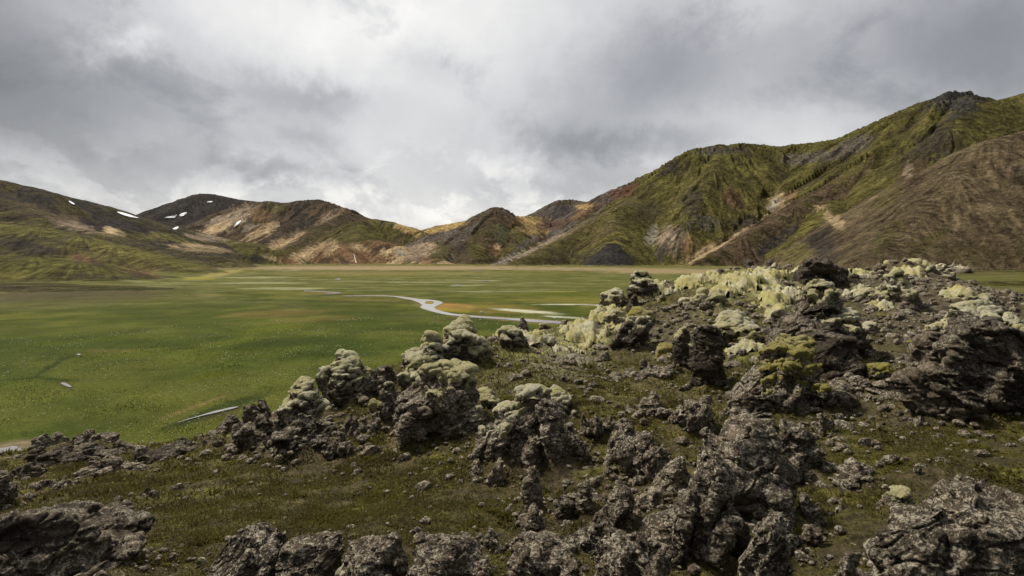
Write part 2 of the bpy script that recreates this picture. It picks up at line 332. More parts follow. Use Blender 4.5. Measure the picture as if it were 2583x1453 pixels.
# name: (points (px, py, distance), slope, colour a, colour b, gully amplitude, piece)
RID = [
 ([(-500,400,1500),(-200,432,1450),(0,455,1400),(60,470,1400),(120,485,1380),(200,505,1400),(260,525,1450),(310,540,1500),(350,549,1550),(430,570,1650)], .36, DK, OL, 2.5, 'L'),
 ([(0,500,1150),(130,558,1080),(250,590,1020),(380,625,960),(480,655,900),(560,680,840)], .36, OL, DK, 1.8, 'L'),
 ([(-600,520,850),(-200,548,820),(0,568,800),(100,578,790),(200,597,770),(300,625,740),(400,655,700),(480,675,650),(535,688,600)], .33, G2, OL, .8, 'L'),
 ([(-500,640,520),(-150,646,470),(0,650,450),(100,655,447),(200,667,440),(268,690,425)], .26, G2, G1, .2, 'L'),
 ([(-300,712,330),(0,723,300),(200,727,300),(360,733,295),(440,741,285)], .08, OL, BR, 0.3, 'L'),
 ([(345,551,2900),(385,543,2900),(440,521,2950),(480,498,3000),(510,488,3000),(540,490,3000),(600,503,3000),(650,509,2950),(720,520,2900)], .46, DK, DK, 8, 'D'),
 ([(480,590,2100),(540,557,2350),(580,532,2400),(630,514,2450),(680,508,2450),(715,514,2450),(760,507,2450),(800,505,2450),(830,514,2400),(860,531,2350),(885,550,2300),(915,575,2250)], .46, BR, DK, 14, 'D'),
 ([(700,512,2440),(690,560,2200),(680,600,1980),(640,640,1750)], .5, BR, TAN, 10, 'D'),
 ([(800,506,2440),(740,565,2150),(665,612,1900),(610,640,1720)], .5, DK, BR, 10, 'D'),
 ([(860,535,2330),(800,580,2000),(740,620,1750),(700,645,1600)], .5, BR, OL, 10, 'D'),
 ([(300,598,1500),(350,580,1600),(420,574,1600),(500,591,1550),(580,606,1500),(650,618,1450)], .42, OL, G1, 8, 'D'),
 ([(600,650,1320),(625,632,1310),(655,622,1300),(700,630,1290),(735,652,1270),(765,668,1240)], .5, G1, OL, 5, 'D'),
 ([(420,628,1080),(470,628,1040),(520,637,1000),(560,650,960),(595,668,900)], .42, OL, DK, 4, 'D'),
 ([(850,590,1950),(905,560,2000),(945,553,2050),(985,560,2050),(1030,573,2000),(1065,588,1950)], .5, OL, BR, 10, 'D'),
 ([(905,562,1990),(900,600,1750),(890,630,1600)], .5, OL, G1, 6, 'D'),
 ([(770,640,1600),(815,622,1520),(850,609,1480),(880,640,1400),(893,662,1310)], .6, ORG, BR, 7, 'D'),
 ([(900,612,1600),(945,606,1560),(980,615,1520)], .55, BR, ORG, 9, 'D'),
 ([(950,650,1450),(985,632,1470),(1010,622,1470),(1035,640,1420),(1050,664,1340)], .6, TAN, BR, 8, 'D'),
 ([(1040,640,1500),(1075,613,1560),(1110,632,1480),(1120,655,1380)], .6, TAN, BR, 8, 'D'),
 ([(1085,596,1700),(1130,574,1700),(1165,600,1620)], .6, GREY, GREY, 4, 'D'),
 ([(1020,585,2150),(1060,582,2150),(1110,569,2150),(1160,560,2150),(1215,552,2100)], .5, GOLD, BR, 8, 'D'),
 ([(1060,660,1320),(1130,632,1420),(1180,594,1560),(1216,548,1660),(1250,524,1700),(1276,538,1700),(1300,549,1710),(1342,546,1750),(1366,560,1750),(1385,578,1700),(1400,600,1650)], .6, BR, GREY, 12, 'D'),
 ([(1250,527,1700),(1235,580,1530),(1205,630,1390),(1190,660,1300)], .62, BR, OL, 8, 'D'),
 ([(1300,549,1710),(1300,600,1520),(1270,640,1400)], .62, OL, BR, 9, 'D'),
 ([(1085,660,1300),(1100,654,1310),(1130,664,1260)], .5, TAN, BR, 4, 'D'),
 ([(1340,562,1900),(1380,541,1950),(1404,516,2000),(1412,507,2000),(1445,505,2000),(1480,510,1950),(1520,505,1900),(1555,487,1850),(1575,470,1800),(1592,465,1800),(1612,481,1760),(1640,470,1760)], .55, GREY, BR, 9, 'D'),
 ([(1575,480,1800),(1520,540,1650),(1430,590,1480),(1330,640,1320),(1245,667,1190)], .6, GREY, PINK, 7, 'R'),
 ([(1660,470,1730),(1600,505,1580),(1560,523,1450),(1500,560,1400),(1420,606,1310),(1340,645,1210),(1280,668,1120)], .62, G1, BR, 4, 'R'),
 ([(1560,523,1450),(1552,570,1310),(1545,618,1190),(1535,668,1080)], .62, OL, G2, 4, 'R'),
 ([(1545,618,1182),(1540,640,1130),(1535,668,1065)], .62, (.050,.045,.040), (.040,.038,.036), 3, 'R'),
 ([(1600,480,1800),(1640,450,1800),(1670,426,1800),(1690,420,1780),(1725,398,1750),(1765,374,1750),(1810,367,1750),(1850,369,1750),(1862,363,1760),(1905,366,1800),(1965,372,1850),(2010,364,1800),(2060,360,1750),(2125,349,1650),(2160,335,1600),(2250,292,1550),(2330,260,1500),(2365,251,1460),(2410,260,1445),(2470,276,1455),(2520,296,1500),(2600,336,1560)], .64, G1, OL, 20, 'R'),
 ([(2345,252,1458),(2372,239,1440),(2392,231,1430),(2410,228,1427),(2428,233,1427),(2446,230,1430),(2463,243,1437),(2476,258,1444)], 1.5, (.050,.046,.042), (.060,.054,.048), 5, 'R'),
 ([(1556,492,1795),(1573,471,1792),(1590,463,1790),(1607,474,1788)], 1.3, (.10,.062,.045), (.07,.05,.04), 5, 'R'),
 ([(1403,517,1992),(1411,506,1990),(1440,505,1990),(1452,510,1990)], 1.3, (.06,.053,.048), DK, 3, 'D'),
 ([(1652,446,1792),(1672,425,1788),(1690,419,1786),(1699,428,1782)], 1.2, DK, OL, 4, 'R'),
 ([(1284,541,1700),(1292,537,1698),(1300,546,1696)], 1.4, DK, DK, 3, 'D'),
 ([(1810,369,1740),(1800,430,1550),(1760,500,1400),(1730,560,1280)], .70, OL, G2, 16, 'R'),
 ([(2000,375,1780),(1960,450,1560),(1900,530,1380),(1850,590,1260)], .68, G1, BR, 16, 'R'),
 ([(2330,263,1490),(2210,395,1340),(2100,465,1270),(2010,522,1200),(1870,600,1110),(1755,662,1040)], .62, BR, OL, 8, 'R'),
 ([(2170,455,1280),(2110,510,1190),(2082,529,1150),(2066,575,1050),(2058,625,960),(2055,680,870)], .62, G1, OL, 6, 'R'),
 ([(2082,529,1150),(2130,580,1060),(2165,630,960),(2180,670,880)], .62, TAN, OL, 5, 'R'),
 ([(2440,240,1400),(2400,330,1240),(2340,430,1120),(2280,520,1000)], .64, OL, G1, 12, 'R'),
 ([(2480,262,2000),(2530,249,2000),(2583,235,2000),(2800,178,2000),(3000,160,2000)], .6, OL, G1, 6, 'R'),
 ([(2900,240,1050),(2700,300,1020),(2583,332,1000),(2489,354,990),(2400,440,910),(2300,545,820),(2200,640,730)], .62, (.105,.078,.046), (.150,.118,.066), 1.6, 'R'),
 ([(2440,684,655),(2520,682,650),(2700,680,650)], .15, OL, G1, .3, 'L'), ([(2420,716,352),(2500,709,352),(2620,707,352)], .2, OL, G1, .2, 'L'),
]
# painted ground colours on the hills: moss, scree, rhyolite, lit spur crests (px, py, rx, ry, angle, colour, strength)
HB = [
 (130,590,170,11,10,(.15,.135,.04),.75),(330,637,120,8,16,(.15,.135,.04),.75),(460,670,80,5,13,(.15,.135,.04),.7),(110,678,170,24,4,(.135,.125,.036),.8),(200,640,90,14,10,DK,.5),(40,625,120,16,6,DK,.5),(250,700,120,7,2,DK,.5),(280,600,60,8,12,G2,.6),  # first bands: moss green, brightened to paint the sunlit crests and terrace
 (190,568,60,14,15,PINK,.9),(275,582,34,12,10,TAN,.95),(205,645,62,16,12,BR,.9),(200,650,40,9,12,ORG,.55),(370,684,75,15,10,BR,1),(365,685,55,9,10,ORG,.6),(60,610,140,18,5,DK,.6),(80,530,150,20,12,BR,.6),
 (330,612,160,9,8,DK,.55),(500,626,80,9,5,TAN,.95),(430,600,90,10,5,G2,.7),(600,648,70,6,5,DK,.7),(300,660,200,8,14,G2,.6),
 (585,560,80,24,-25,PINK,1),(560,575,40,14,-15,TAN,.9),(617,572,26,14,-10,PALE,.6),(655,540,28,22,0,ORG,.75),(690,525,30,16,0,OL,.8),(720,605,46,13,-28,TAN,.95),(775,640,75,17,-25,TAN,.95),(690,650,30,10,20,TAN,.6),(725,658,34,13,28,ORG,.95),(760,570,60,12,-30,DK,.8),(840,540,50,8,-28,PINK,.6),
 (690,640,40,9,10,G1,.8),(520,600,60,10,5,PINK,.7),(520,640,90,14,5,DK,.4),(800,600,60,14,-25,OL,.6),(640,655,30,12,20,DK,.6),
 (845,645,46,26,0,ORG,.95),(835,628,22,10,-40,TAN,.9),(868,660,18,8,40,DK,.8),(820,660,14,8,-30,DK,.6),(915,645,32,22,0,ORG,.9),(905,625,24,9,10,TAN,.6),(1000,645,36,22,0,TAN,.95),(1010,638,16,8,30,PALE,.8),(960,655,26,10,-20,ORG,.8),(1060,636,36,20,-25,PINK,.9),(1085,658,24,11,0,ORG,.8),(1125,590,30,18,0,GREY,.95),(1025,576,36,12,22,GOLD,.9),(1130,572,50,9,-15,GOLD,1),
 (930,580,60,10,5,G1,.7),(890,605,40,10,0,G1,.7),(1110,640,30,22,-35,G1,.7),(1207,637,26,24,0,G1,.85),(1249,630,15,16,0,ORG,.9),(1255,622,8,7,0,TAN,.8),(1262,590,16,22,-10,(.11,.115,.06),.7),(1340,567,40,20,25,GOLD,.95),(1290,560,30,12,20,BR,.8),(1320,620,40,11,-32,GREY,.9),(1180,585,50,10,-40,GREY,.8),
 (1471,521,21,8,0,GOLD,.95),(1455,546,40,9,-25,ORG,.8),(1412,536,34,20,0,(.085,.072,.068),.95),(1575,487,38,18,-20,(.12,.062,.042),1),(1430,586,120,7,-26,PINK,.85),(1400,565,50,10,-10,(.10,.058,.045),.8),(1290,648,60,7,-25,PALE,.7),(1480,610,90,14,-30,BR,.5),
 (1530,655,70,20,0,(.040,.038,.036),.8),(1400,630,80,20,-25,G1,.6),(1480,560,60,14,-28,OL,.8),(1620,560,50,40,45,G1,.7),(1640,540,40,26,0,DK,.35),
 (1645,594,17,22,20,PALE,.85),(1690,606,34,32,0,PINK,.95),(1735,618,22,22,30,ORG,.6),(1665,640,12,22,0,GREY,.9),(1790,626,46,14,-27,ORG,.8),(1770,636,46,8,-27,TAN,.7),(1712,600,10,34,10,GREY,.7),
 (1845,501,32,26,10,(.125,.075,.048),.8),(1968,509,34,20,-35,TAN,.85),(1950,520,18,14,-50,PALE,.9),(1995,495,18,10,-30,ORG,.8),(2100,552,44,16,38,TAN,.9),(2075,618,36,42,0,DK,.85),(1957,608,60,17,-34,DK,.9),(1840,604,120,5,-32,TAN,.9),(1930,560,120,10,-32,BR,.8),(2050,560,60,10,-40,G2,.7),(2010,640,40,22,0,G2,.5),
 (2030,397,76,15,-6,GREY,.9),(2150,367,46,20,-22,GREY,.85),(1815,380,64,10,0,(.075,.066,.055),.95),(1690,425,28,14,-30,DK,.9),(2415,262,62,30,-5,(.052,.048,.044),1),(2550,425,36,14,0,DK,.9),(2350,360,60,36,-30,DK,.75),(2300,440,60,26,-45,BR,.8),(1745,505,30,44,10,DK,.75),(1880,560,50,14,0,DK,.6),(1780,560,40,20,0,(.09,.085,.06),.8),(1920,470,50,30,-40,OL,.5),
 (2290,430,14,20,0,PINK,.55),(2430,490,200,60,-42,(.14,.105,.06),.75),(2450,640,120,24,0,OL,.5),(2240,600,60,20,-45,G1,.6),(2330,620,80,14,-35,G1,.6),(1900,420,60,22,0,G2,.6),(1700,470,60,26,-20,G2,.6),(2150,430,60,16,-45,G2,.6),(2240,500,30,50,20,G1,.6),
]
# on the meadow
SAND = (0.27, 0.17, 0.085)
YG, DG, BRG, WG = (0.078, 0.090, 0.006), (0.024, 0.036, 0.006), (0.135, 0.10, 0.03), (0.30, 0.29, 0.17)
MB = [
 (930,746,80,3,0,(.17,.12,.05),.7),(1030,752,40,4,8,(.17,.12,.05),.7),(1075,766,34,13,10,(.16,.125,.05),.7),(1130,792,50,5,16,(.16,.12,.05),.7),(1250,802,90,5,5,(.19,.13,.06),.7),(1360,811,80,5,5,(.19,.13,.06),.7),(800,738,66,6,0,(.16,.12,.04),.6),(520,745,40,5,4,(.14,.115,.04),.6),(520,1050,90,7,-14,(.075,.055,.025),.8),(164,971,26,9,20,(.07,.06,.02),.7),
 (1140,773,62,9,2,(.27,.15,.05),1),(1082,763,13,4,0,(.24,.17,.03),1),(1150,783,60,5,3,(.24,.19,.02),.7),(1330,808,130,4,4,SAND,.9),(1260,780,130,14,2,(.17,.13,.03),.7),(1450,760,160,12,2,(.16,.14,.03),.6),
 (1000,676,520,5.5,0,(.25,.185,.105),1),(1750,685,260,6,0,(.25,.185,.105),.9),(1500,679,250,4,0,(.24,.18,.10),.8),(560,690,60,6,-10,(.26,.22,.07),.8),(500,702,50,4,0,(.24,.22,.04),.8),(1010,690,360,4,0,(.17,.14,.05),.7),
 (650,714,120,2.5,0,WG,.7),(720,728,110,3,0,WG,.75),(640,700,100,2,0,WG,.6),(1180,720,60,1.8,-2,WG,.8),(1230,708,40,1.6,0,WG,.8),(1090,712,140,2,0,WG,.45),(1250,735,180,2.5,0,WG,.4),(1330,785,90,4,4,(.5,.5,.4),.7),(1420,800,50,2.5,3,(.5,.5,.4),.7),(1420,768,90,1.5,0,(.5,.5,.4),.7),(1500,770,40,1.5,0,(.5,.5,.4),.7),
 (930,757,120,5,1,BRG,.7),(820,738,60,3,2,BRG,.8),(700,790,140,10,-3,BRG,.6),(820,805,120,8,-3,BRG,.45),(1400,742,120,5,0,YG,.8),(1420,735,40,2,0,(.25,.22,.05),.6),
 (700,830,120,10,-6,YG,.7),(530,870,160,10,-8,YG,.65),(640,890,220,22,-6,YG,.45),(350,890,120,9,-6,YG,.6),(520,950,70,7,-12,YG,.9),(280,885,60,6,0,BRG,.5),(720,865,200,14,-4,DG,.6),(450,880,70,3,-4,DG,.6),(330,905,200,10,-12,DG,.3),
 (120,930,60,5,-30,DG,.9),(60,955,70,4,-6,DG,.8),(140,957,60,4,4,DG,.8),(170,902,30,3,-12,DG,.9),(530,1040,130,9,-20,DG,.85),(620,1015,60,6,-20,DG,.8),(200,860,150,8,-4,YG,.3),(820,760,250,3,1,DG,.5),(900,742,150,1.5,-2,DG,.6),(1000,735,160,1.2,0,DG,.6),
 (180,744,290,17,-2,(.062,.050,.026),.9),(100,725,200,4,0,DK,.8),(230,762,200,5,-3,G1,.5),(30,1125,90,12,-8,(.19,.145,.09),.9),(480,1030,90,4,-20,SAND,.35),(420,1130,160,12,2,(.14,.13,.035),.8),(200,760,300,14,-3,G1,.3),(2500,740,160,40,0,OL,.7),(2250,690,400,10,0,OL,.8),(1500,720,1200,30,0,(.082,.095,.022),.3),
]

def paint(C, px, py, P, blobs, nz, soft=0.75):
    for (cx, cy, rx, ry, ang, col, st) in blobs:
        sel = np.nonzero((np.abs(px-cx) < (rx+ry)*1.7) & (np.abs(py-cy) < (rx+ry)*1.7))[0]
        if not len(sel): continue
        a = math.radians(ang); dx, dy = px[sel]-cx, py[sel]-cy
        u = (dx*math.cos(a)+dy*math.sin(a))/rx; v = (-dx*math.sin(a)+dy*math.cos(a))/ry
        w = st*.96*sst(1.25 + nz[sel]*0.9 - np.sqrt(u*u+v*v), 0, soft)
        C[sel] += (np.array(col, np.float32)-C[sel])*w[:, None]

def chaikin(p, n=2):
    for _ in range(n):
        q = []
        for a, b in zip(p, p[1:]+p[:1]):
            q += [(a[0]*.75+b[0]*.25, a[1]*.75+b[1]*.25), (a[0]*.25+b[0]*.75, a[1]*.25+b[1]*.75)]
        p = q
    return p
def build_landscape():
    na, nr = 1500, 830
    az = np.radians(np.linspace(-52, 52, na)).astype(np.float32)
    r = np.concatenate([np.geomspace(14, 500, 330, endpoint=False), np.geomspace(500, 2600, 430, endpoint=False), np.geomspace(2600, 4600, 70)]).astype(np.float32)
    R, A = np.meshgrid(r, az, indexing='ij')
    X = (R*np.sin(A)).ravel(); Y = (R*np.cos(A)).ravel(); N = len(X)
    best = np.full(N, -400.0, np.float32); win = np.full(N, -1, np.int16); S = np.zeros(N, np.float32); D = np.zeros(N, np.float32)
    hs = np.zeros(N, np.float32)
    P2 = np.stack([X, Y, np.zeros(N, np.float32)], 1)
    wob = fbm(P2/160.0, 4)*14 + fbm(P2/45.0, 3)*4
    far = np.nonzero(Y > 90)[0]
    wx, wy = fbm(P2[far]/95.0+31.0, 4, gain=.6), fbm(P2[far]/95.0+57.0, 4, gain=.6)
    wa = 9.0*sst(Y[far], 250, 900)
    X0, Y0 = X[far], Y[far]
    Xf, Yf, wf = X0+wx*wa, Y0+wy*wa, wob[far]
    bf, wi, Sf, Df, hf = best[far], win[far], S[far], D[far], np.zeros(len(far), np.float32)
    for k, (pts, sl, ca, cb, amp, piece) in enumerate(RID):
        W = [at(*p) for p in pts]; s0 = 0
        hh = np.full(len(far), -400.0, np.float32); ss = np.zeros(len(far), np.float32); dd = np.zeros(len(far), np.float32)
        pa = None; rnd = 2.5 if sl > 1 else 22.0 if amp < 5 else (9.0 if amp > 15 else 12.0); rnd2 = rnd*rnd
        for a, b in zip(W[:-1], W[1:]):
            ha = math.atan2(b[1]-a[1], b[0]-a[0])
            if pa is not None: s0 += abs((ha-pa+math.pi) % (2*math.pi)-math.pi)*95.0
            pa = ha
            ex, ey = b[0]-a[0], b[1]-a[1]; L2 = ex*ex+ey*ey; L = math.sqrt(L2)
            t0 = ((Xf-a[0])*ex+(Yf-a[1])*ey)/L2; tt = np.clip(t0, 0, 1)
            cr = ((Xf-a[0])*ey-(Yf-a[1])*ex)/L; over = (t0-tt)*L
            fan = np.arctan2(over, np.abs(cr)+1e-3)*95.0
            dist = np.hypot(Xf-a[0]-tt*ex, Yf-a[1]-tt*ey)
            h = a[2]+tt*(b[2]-a[2]) - sl*np.maximum(np.sqrt(dist*dist+rnd2)-rnd + wf*np.minimum(dist/60.0, 1.0)*0.6, 0)
            g = h > hh; hh = np.where(g, h, hh); ss = np.where(g, s0+tt*L+fan+np.where(cr > 0, 0, 431.0), ss); dd = np.where(g, dist, dd); s0 += L
        w2 = 36.0 if piece != 'P' else 0.3
        g = hh > bf; wi = np.where(g, k, wi); Sf = np.where(g, ss+k*977.0, Sf); Df = np.where(g, dd, Df)
        hf = 0.5*(hf+hh+np.sqrt((hf-hh)**2+w2)) if piece not in 'P' else 0.5*(hf+hh+np.sqrt((hf-hh)**2+w2))
        bf = np.maximum(bf, hh)
    Xf, Yf = X0, Y0
    # remove the small offset the smoothing leaves on the flat
    lift = sst(bf, -6, 12)
    hf = hf*lift
    # gullies run down the slope, crags on the crests
    amp = np.array([q[4] for q in RID], np.float32)[np.maximum(wi, 0)]
    gl = ridged(np.stack([Sf/60.0, Df/330.0+Sf*0.0007, Sf*0+3.1], 1), 4)
    gl2 = ridged(np.stack([Sf/17.0, Df/120.0, Sf*0+8.1], 1), 3)
    rise = sst(hf, 2, 40)*sst(Df, 5, 90)
    hf = hf + amp*1.5*rise*(gl*0.75-0.25) + amp*0.42*sst(hf, 2, 25)*sst(Df, 2, 20)*gl2
    Pf = np.stack([Xf, Yf, hf], 1)
    hf = hf + fbm(Pf/70.0, 5)*np.minimum(hf*0.05, 7.0)*sst(Df, 4, 40)
    pxf, pyf = project(np.stack([Xf, Yf, hf], 1))
    crag = np.zeros(len(far), np.float32)
    for (cx, cy, rx, ry, q) in [(2415,258,65,32,1.0),(1585,480,40,20,.8),(1690,425,30,16,.8),(1815,380,66,12,.5),(2030,397,80,20,.7),(2150,365,50,26,.6),(1430,510,30,9,.5),(1290,545,40,14,.4),(1780,560,60,30,.7),(1900,540,60,30,.6),(2550,425,36,16,.6),(1880,510,60,40,.5)]:
        crag = np.maximum(crag, q*sst(1.3-np.hypot((pxf-cx)/rx, (pyf-cy)/ry), 0, 0.6))
    f1, f2 = worley(np.stack([Xf/17.0, Yf/17.0, hf/34.0], 1), True)
    hf = hf + crag*((np.minimum(f2-f1, 0.5)*10.0 - 3.0) + fbm(Pf/9.0, 3)*7.0)*sst(hf, 20, 60)
    Z = np.zeros(N, np.float32); Z[far] = hf
    flat = 1-sst(Z, 0.4, 3.0)
    # the meadow itself is uneven; drains cut into it
    rr0 = np.hypot(X, Y); px, py = project(np.stack([X, Y, Z*0], 1))
    calm = 1-.85*sst(rr0, 80, 150)
    for (cx, cy, rx, ry, an) in [(516,1047,105,14,-14),(165,972,30,12,20),(199,895,16,7,0),(10,1140,100,50,0)]:
        t = math.radians(an); dx, dy = px-cx, py-cy
        calm = calm*sst(np.hypot((dx*math.cos(t)+dy*math.sin(t))/rx, (-dx*math.sin(t)+dy*math.cos(t))/ry), .9, 1.5)
    Z += flat*(fbm(P2/9.0, 3)*0.10 + fbm(P2/60.0, 2)*0.12)*calm
    V = np.stack([X, Y, Z], 1); px, py = project(V)
    # ---- colours
    C = np.zeros((N, 3), np.float32)
    ca = np.array([q[2] for q in RID], np.float32)[np.maximum(wi, 0)]; cb = np.array([q[3] for q in RID], np.float32)[np.maximum(wi, 0)]
    st = fbm(np.stack([Sf/24.0+wx*.3, Df/200.0, Sf*0+1.7], 1), 5, gain=0.66)
    bl = fbm(Pf/110.0, 5, gain=0.55)
    mixf = sst(st*1.0+bl*0.6, -0.16, 0.20)[:, None]
    hc = ca+(cb-ca)*mixf
    dark = sst(st*0.8+fbm(Pf/34.0, 4)*0.5, -0.04, 0.24)[:, None]*0.66
    moss = (np.isin(wi, [i for i, q in enumerate(RID) if q[2] in (G1, G2, OL)]))[:, None]
    hc = np.where(moss, hc+(np.array((0.050, 0.040, 0.026), np.float32)-hc)*dark, hc*(1-0.5*dark))
    # pale-green runnels in the gully floors
    run = sst(gl, 0.30, 0.65)[:, None]*moss
    hc += (np.array(G2, np.float32)-hc)*run*0.45
    nzf = st*1.5+fbm(Pf/22.0, 4, gain=.6)*0.6
    paint(hc, pxf, pyf, Pf, HB, nzf, 0.6)
    streak = (1+0.9*np.clip(fbm(np.stack([Sf/7.0, Df/60.0, Sf*0+5.7], 1), 5, gain=0.75)*1.9, -1, 1))[:, None]
    hc = hc*streak
    g1 = fbm(P2/np.array([26.0, 26.0, 1]), 5, gain=0.6); g2 = fbm(P2/120.0+5.5, 4)
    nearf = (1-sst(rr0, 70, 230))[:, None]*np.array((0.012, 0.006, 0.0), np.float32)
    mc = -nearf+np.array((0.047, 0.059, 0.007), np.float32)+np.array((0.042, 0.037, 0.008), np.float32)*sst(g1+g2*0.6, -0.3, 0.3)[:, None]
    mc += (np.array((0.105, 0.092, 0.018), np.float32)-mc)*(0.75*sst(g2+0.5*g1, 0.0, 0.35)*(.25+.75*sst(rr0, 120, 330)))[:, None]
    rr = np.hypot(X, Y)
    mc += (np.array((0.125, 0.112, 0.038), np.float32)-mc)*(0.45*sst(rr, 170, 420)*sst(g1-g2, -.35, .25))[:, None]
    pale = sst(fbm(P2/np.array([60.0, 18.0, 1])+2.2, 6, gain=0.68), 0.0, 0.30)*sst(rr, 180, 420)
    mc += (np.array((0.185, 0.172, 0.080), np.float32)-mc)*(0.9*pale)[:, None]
    nzm = g1*0.8+fbm(P2/5.0, 3)*0.35
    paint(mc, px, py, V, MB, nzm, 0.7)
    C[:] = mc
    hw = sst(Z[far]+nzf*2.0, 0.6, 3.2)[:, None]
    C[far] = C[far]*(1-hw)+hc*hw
    best[far] = bf; win[far] = wi
    # ---- cut the sheet into the setting's pieces
    Q = grid_quads(nr, na)
    pid = np.zeros(N, np.int8)
    pc = {'L': 1, 'D': 2, 'R': 3, 'P': 0}
    lut = np.array([pc[q[5]] for q in RID], np.int8)
    pid[far] = np.where(hf > 1.2, lut[np.maximum(wi, 0)], 0)
    qp = pid[Q[:, 0]]
    for k, (nm, mt) in enumerate([('meadow', 'meadow'), ('hills', 'hill'), ('distant_hills', 'hill'), ('mountain', 'hill')]):
        v, q, c = compact(V, Q, qp == k, C)
        me = mk_mesh(nm, v, q[:, ::-1]); set_col(me, c)
        link(nm, me, MAT[mt], kind='structure')
    # ---- snow patches: lying sheets of old snow draped on the hill
    sn = [("narrow snow streak high on the left hill below its crest", [(172,505),(180,508),(190,515),(186,516),(176,511)]),
          ("longest snow bank, tapering along the saddle left of the dark peak", [(294,534),(303,534),(324,540),(344,547),(352,550),(340,549.5),(316,544),(299,537.5)]),
          ("flat snow patch at the left foot of the dark peak", [(411,550),(425,546),(440,543),(447,541),(442,549),(428,551)]),
          ("slanting snow patch right of the flat one at the dark peak's foot", [(450,543),(460,537),(474,534),(468,542),(456,546)]),
          ("small snow dab just below the dark peak's summit", [(522,509),(530,507),(538,508),(532,511),(523,511)]),
          ("small snow patch lowest of all, in the hollow under the dark peak", [(434,577),(444,572),(452,571),(448,577),(440,579)]),
          ("slanting snow streak on the pinkish rhyolite slope", [(590,570),(598,560),(609,554),(607,560),(598,568),(591,572)])]
    nq = np.zeros((nr, na), bool)                       # visible from the eye: elevation higher than all nearer rows
    elv = ((V[:, 2]-H)/rr).reshape(nr, na); run_max = np.maximum.accumulate(elv, 0); seen = (elv >= run_max-1e-6).ravel() & (rr > 700)
    sv, spx, spy = V[seen], px[seen], py[seen]
    for lab, poly in sn:
        pl = chaikin(poly, 2); bm = bmesh.new(); vs = []
        near = (np.abs(spx-pl[0][0]) < 120) & (np.abs(spy-pl[0][1]) < 60); nv, nx, ny = sv[near], spx[near], spy[near]
        def depth(x, y):
            d = (nx-x)**2+((ny-y)*2)**2; k = np.argsort(d)[:4]; return float(np.mean(nv[k, 1]))
        cxy = np.mean(pl, axis=0)
        for ring in (1.0, 0.5):
            vs.append([bm.verts.new(at(cxy[0]+(x-cxy[0])*ring, cxy[1]+(y-cxy[1])*ring, depth(cxy[0]+(x-cxy[0])*ring, cxy[1]+(y-cxy[1])*ring)-9)) for x, y in pl])
        n = len(pl)
        for i in range(n): bm.faces.new((vs[0][i], vs[0][(i+1) % n], vs[1][(i+1) % n], vs[1][i]))
        bm.faces.new(vs[1])
        bmesh.ops.triangulate(bm, faces=bm.faces[:])
        me = bpy.data.meshes.new('snow_patch'); bm.to_mesh(me); bm.free()
        link('snow_patch', me, MAT['snow'], label=lab, category='snow patch', group='old snow patches on the far hills')
    return V, C
def nz2(p): return pn(p*np.float32(0.03))
LAND_V, LAND_C = build_landscape()
print("landscape", round(time.time()-T0, 1))

# ------------------------------------------------------------------ water on the valley floor
def water(name, poly, hole=None, z=0.10, n=2):
    bm = bmesh.new()
    loops = [[bm.verts.new(on_plain(x, y, z)) for x, y in chaikin(poly, n)]]
    if hole: loops.append([bm.verts.new(on_plain(x, y, z)) for x, y in chaikin(hole, n)])
    es = []
    for lp in loops:
        for a, b in zip(lp, lp[1:]+lp[:1]): es.append(bm.edges.new((a, b)))
    bmesh.ops.triangle_fill(bm, edges=es, use_beauty=True, use_dissolve=False)
    bmesh.ops.recalc_face_normals(bm, faces=bm.faces)
    if bm.faces and bm.faces[0].normal.z < 0: bmesh.ops.reverse_faces(bm, faces=bm.faces)
    me = bpy.data.meshes.new(name); bm.to_mesh(me); bm.free()
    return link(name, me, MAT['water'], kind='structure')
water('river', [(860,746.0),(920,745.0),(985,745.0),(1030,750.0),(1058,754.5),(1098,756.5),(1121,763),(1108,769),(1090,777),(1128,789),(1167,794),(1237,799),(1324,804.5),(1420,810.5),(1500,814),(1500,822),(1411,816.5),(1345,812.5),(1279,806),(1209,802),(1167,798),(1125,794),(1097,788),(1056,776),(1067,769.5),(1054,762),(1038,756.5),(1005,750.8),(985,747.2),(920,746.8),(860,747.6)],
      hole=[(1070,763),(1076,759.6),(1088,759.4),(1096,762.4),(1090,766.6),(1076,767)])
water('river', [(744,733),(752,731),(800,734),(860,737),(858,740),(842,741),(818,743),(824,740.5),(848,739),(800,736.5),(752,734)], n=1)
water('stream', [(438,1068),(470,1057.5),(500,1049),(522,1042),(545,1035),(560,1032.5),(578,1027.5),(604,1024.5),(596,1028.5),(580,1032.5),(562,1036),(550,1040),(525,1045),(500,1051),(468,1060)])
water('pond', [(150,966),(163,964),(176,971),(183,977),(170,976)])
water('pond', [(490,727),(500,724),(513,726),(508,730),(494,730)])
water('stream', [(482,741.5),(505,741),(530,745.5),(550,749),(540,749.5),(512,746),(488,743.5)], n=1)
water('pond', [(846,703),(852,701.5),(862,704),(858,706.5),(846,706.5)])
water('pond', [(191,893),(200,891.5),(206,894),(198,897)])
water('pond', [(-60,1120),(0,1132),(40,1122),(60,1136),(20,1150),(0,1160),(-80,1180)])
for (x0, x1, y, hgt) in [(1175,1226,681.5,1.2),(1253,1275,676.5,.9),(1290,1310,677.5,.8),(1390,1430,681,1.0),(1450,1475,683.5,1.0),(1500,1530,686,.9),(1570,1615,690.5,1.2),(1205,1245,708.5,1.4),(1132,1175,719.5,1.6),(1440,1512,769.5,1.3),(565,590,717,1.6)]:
    water('pool', [(x0,y),(x0*.6+x1*.4,y-hgt*.8),(x1,y-hgt*.3),(x0*.4+x1*.6,y+hgt*.7)], n=1)

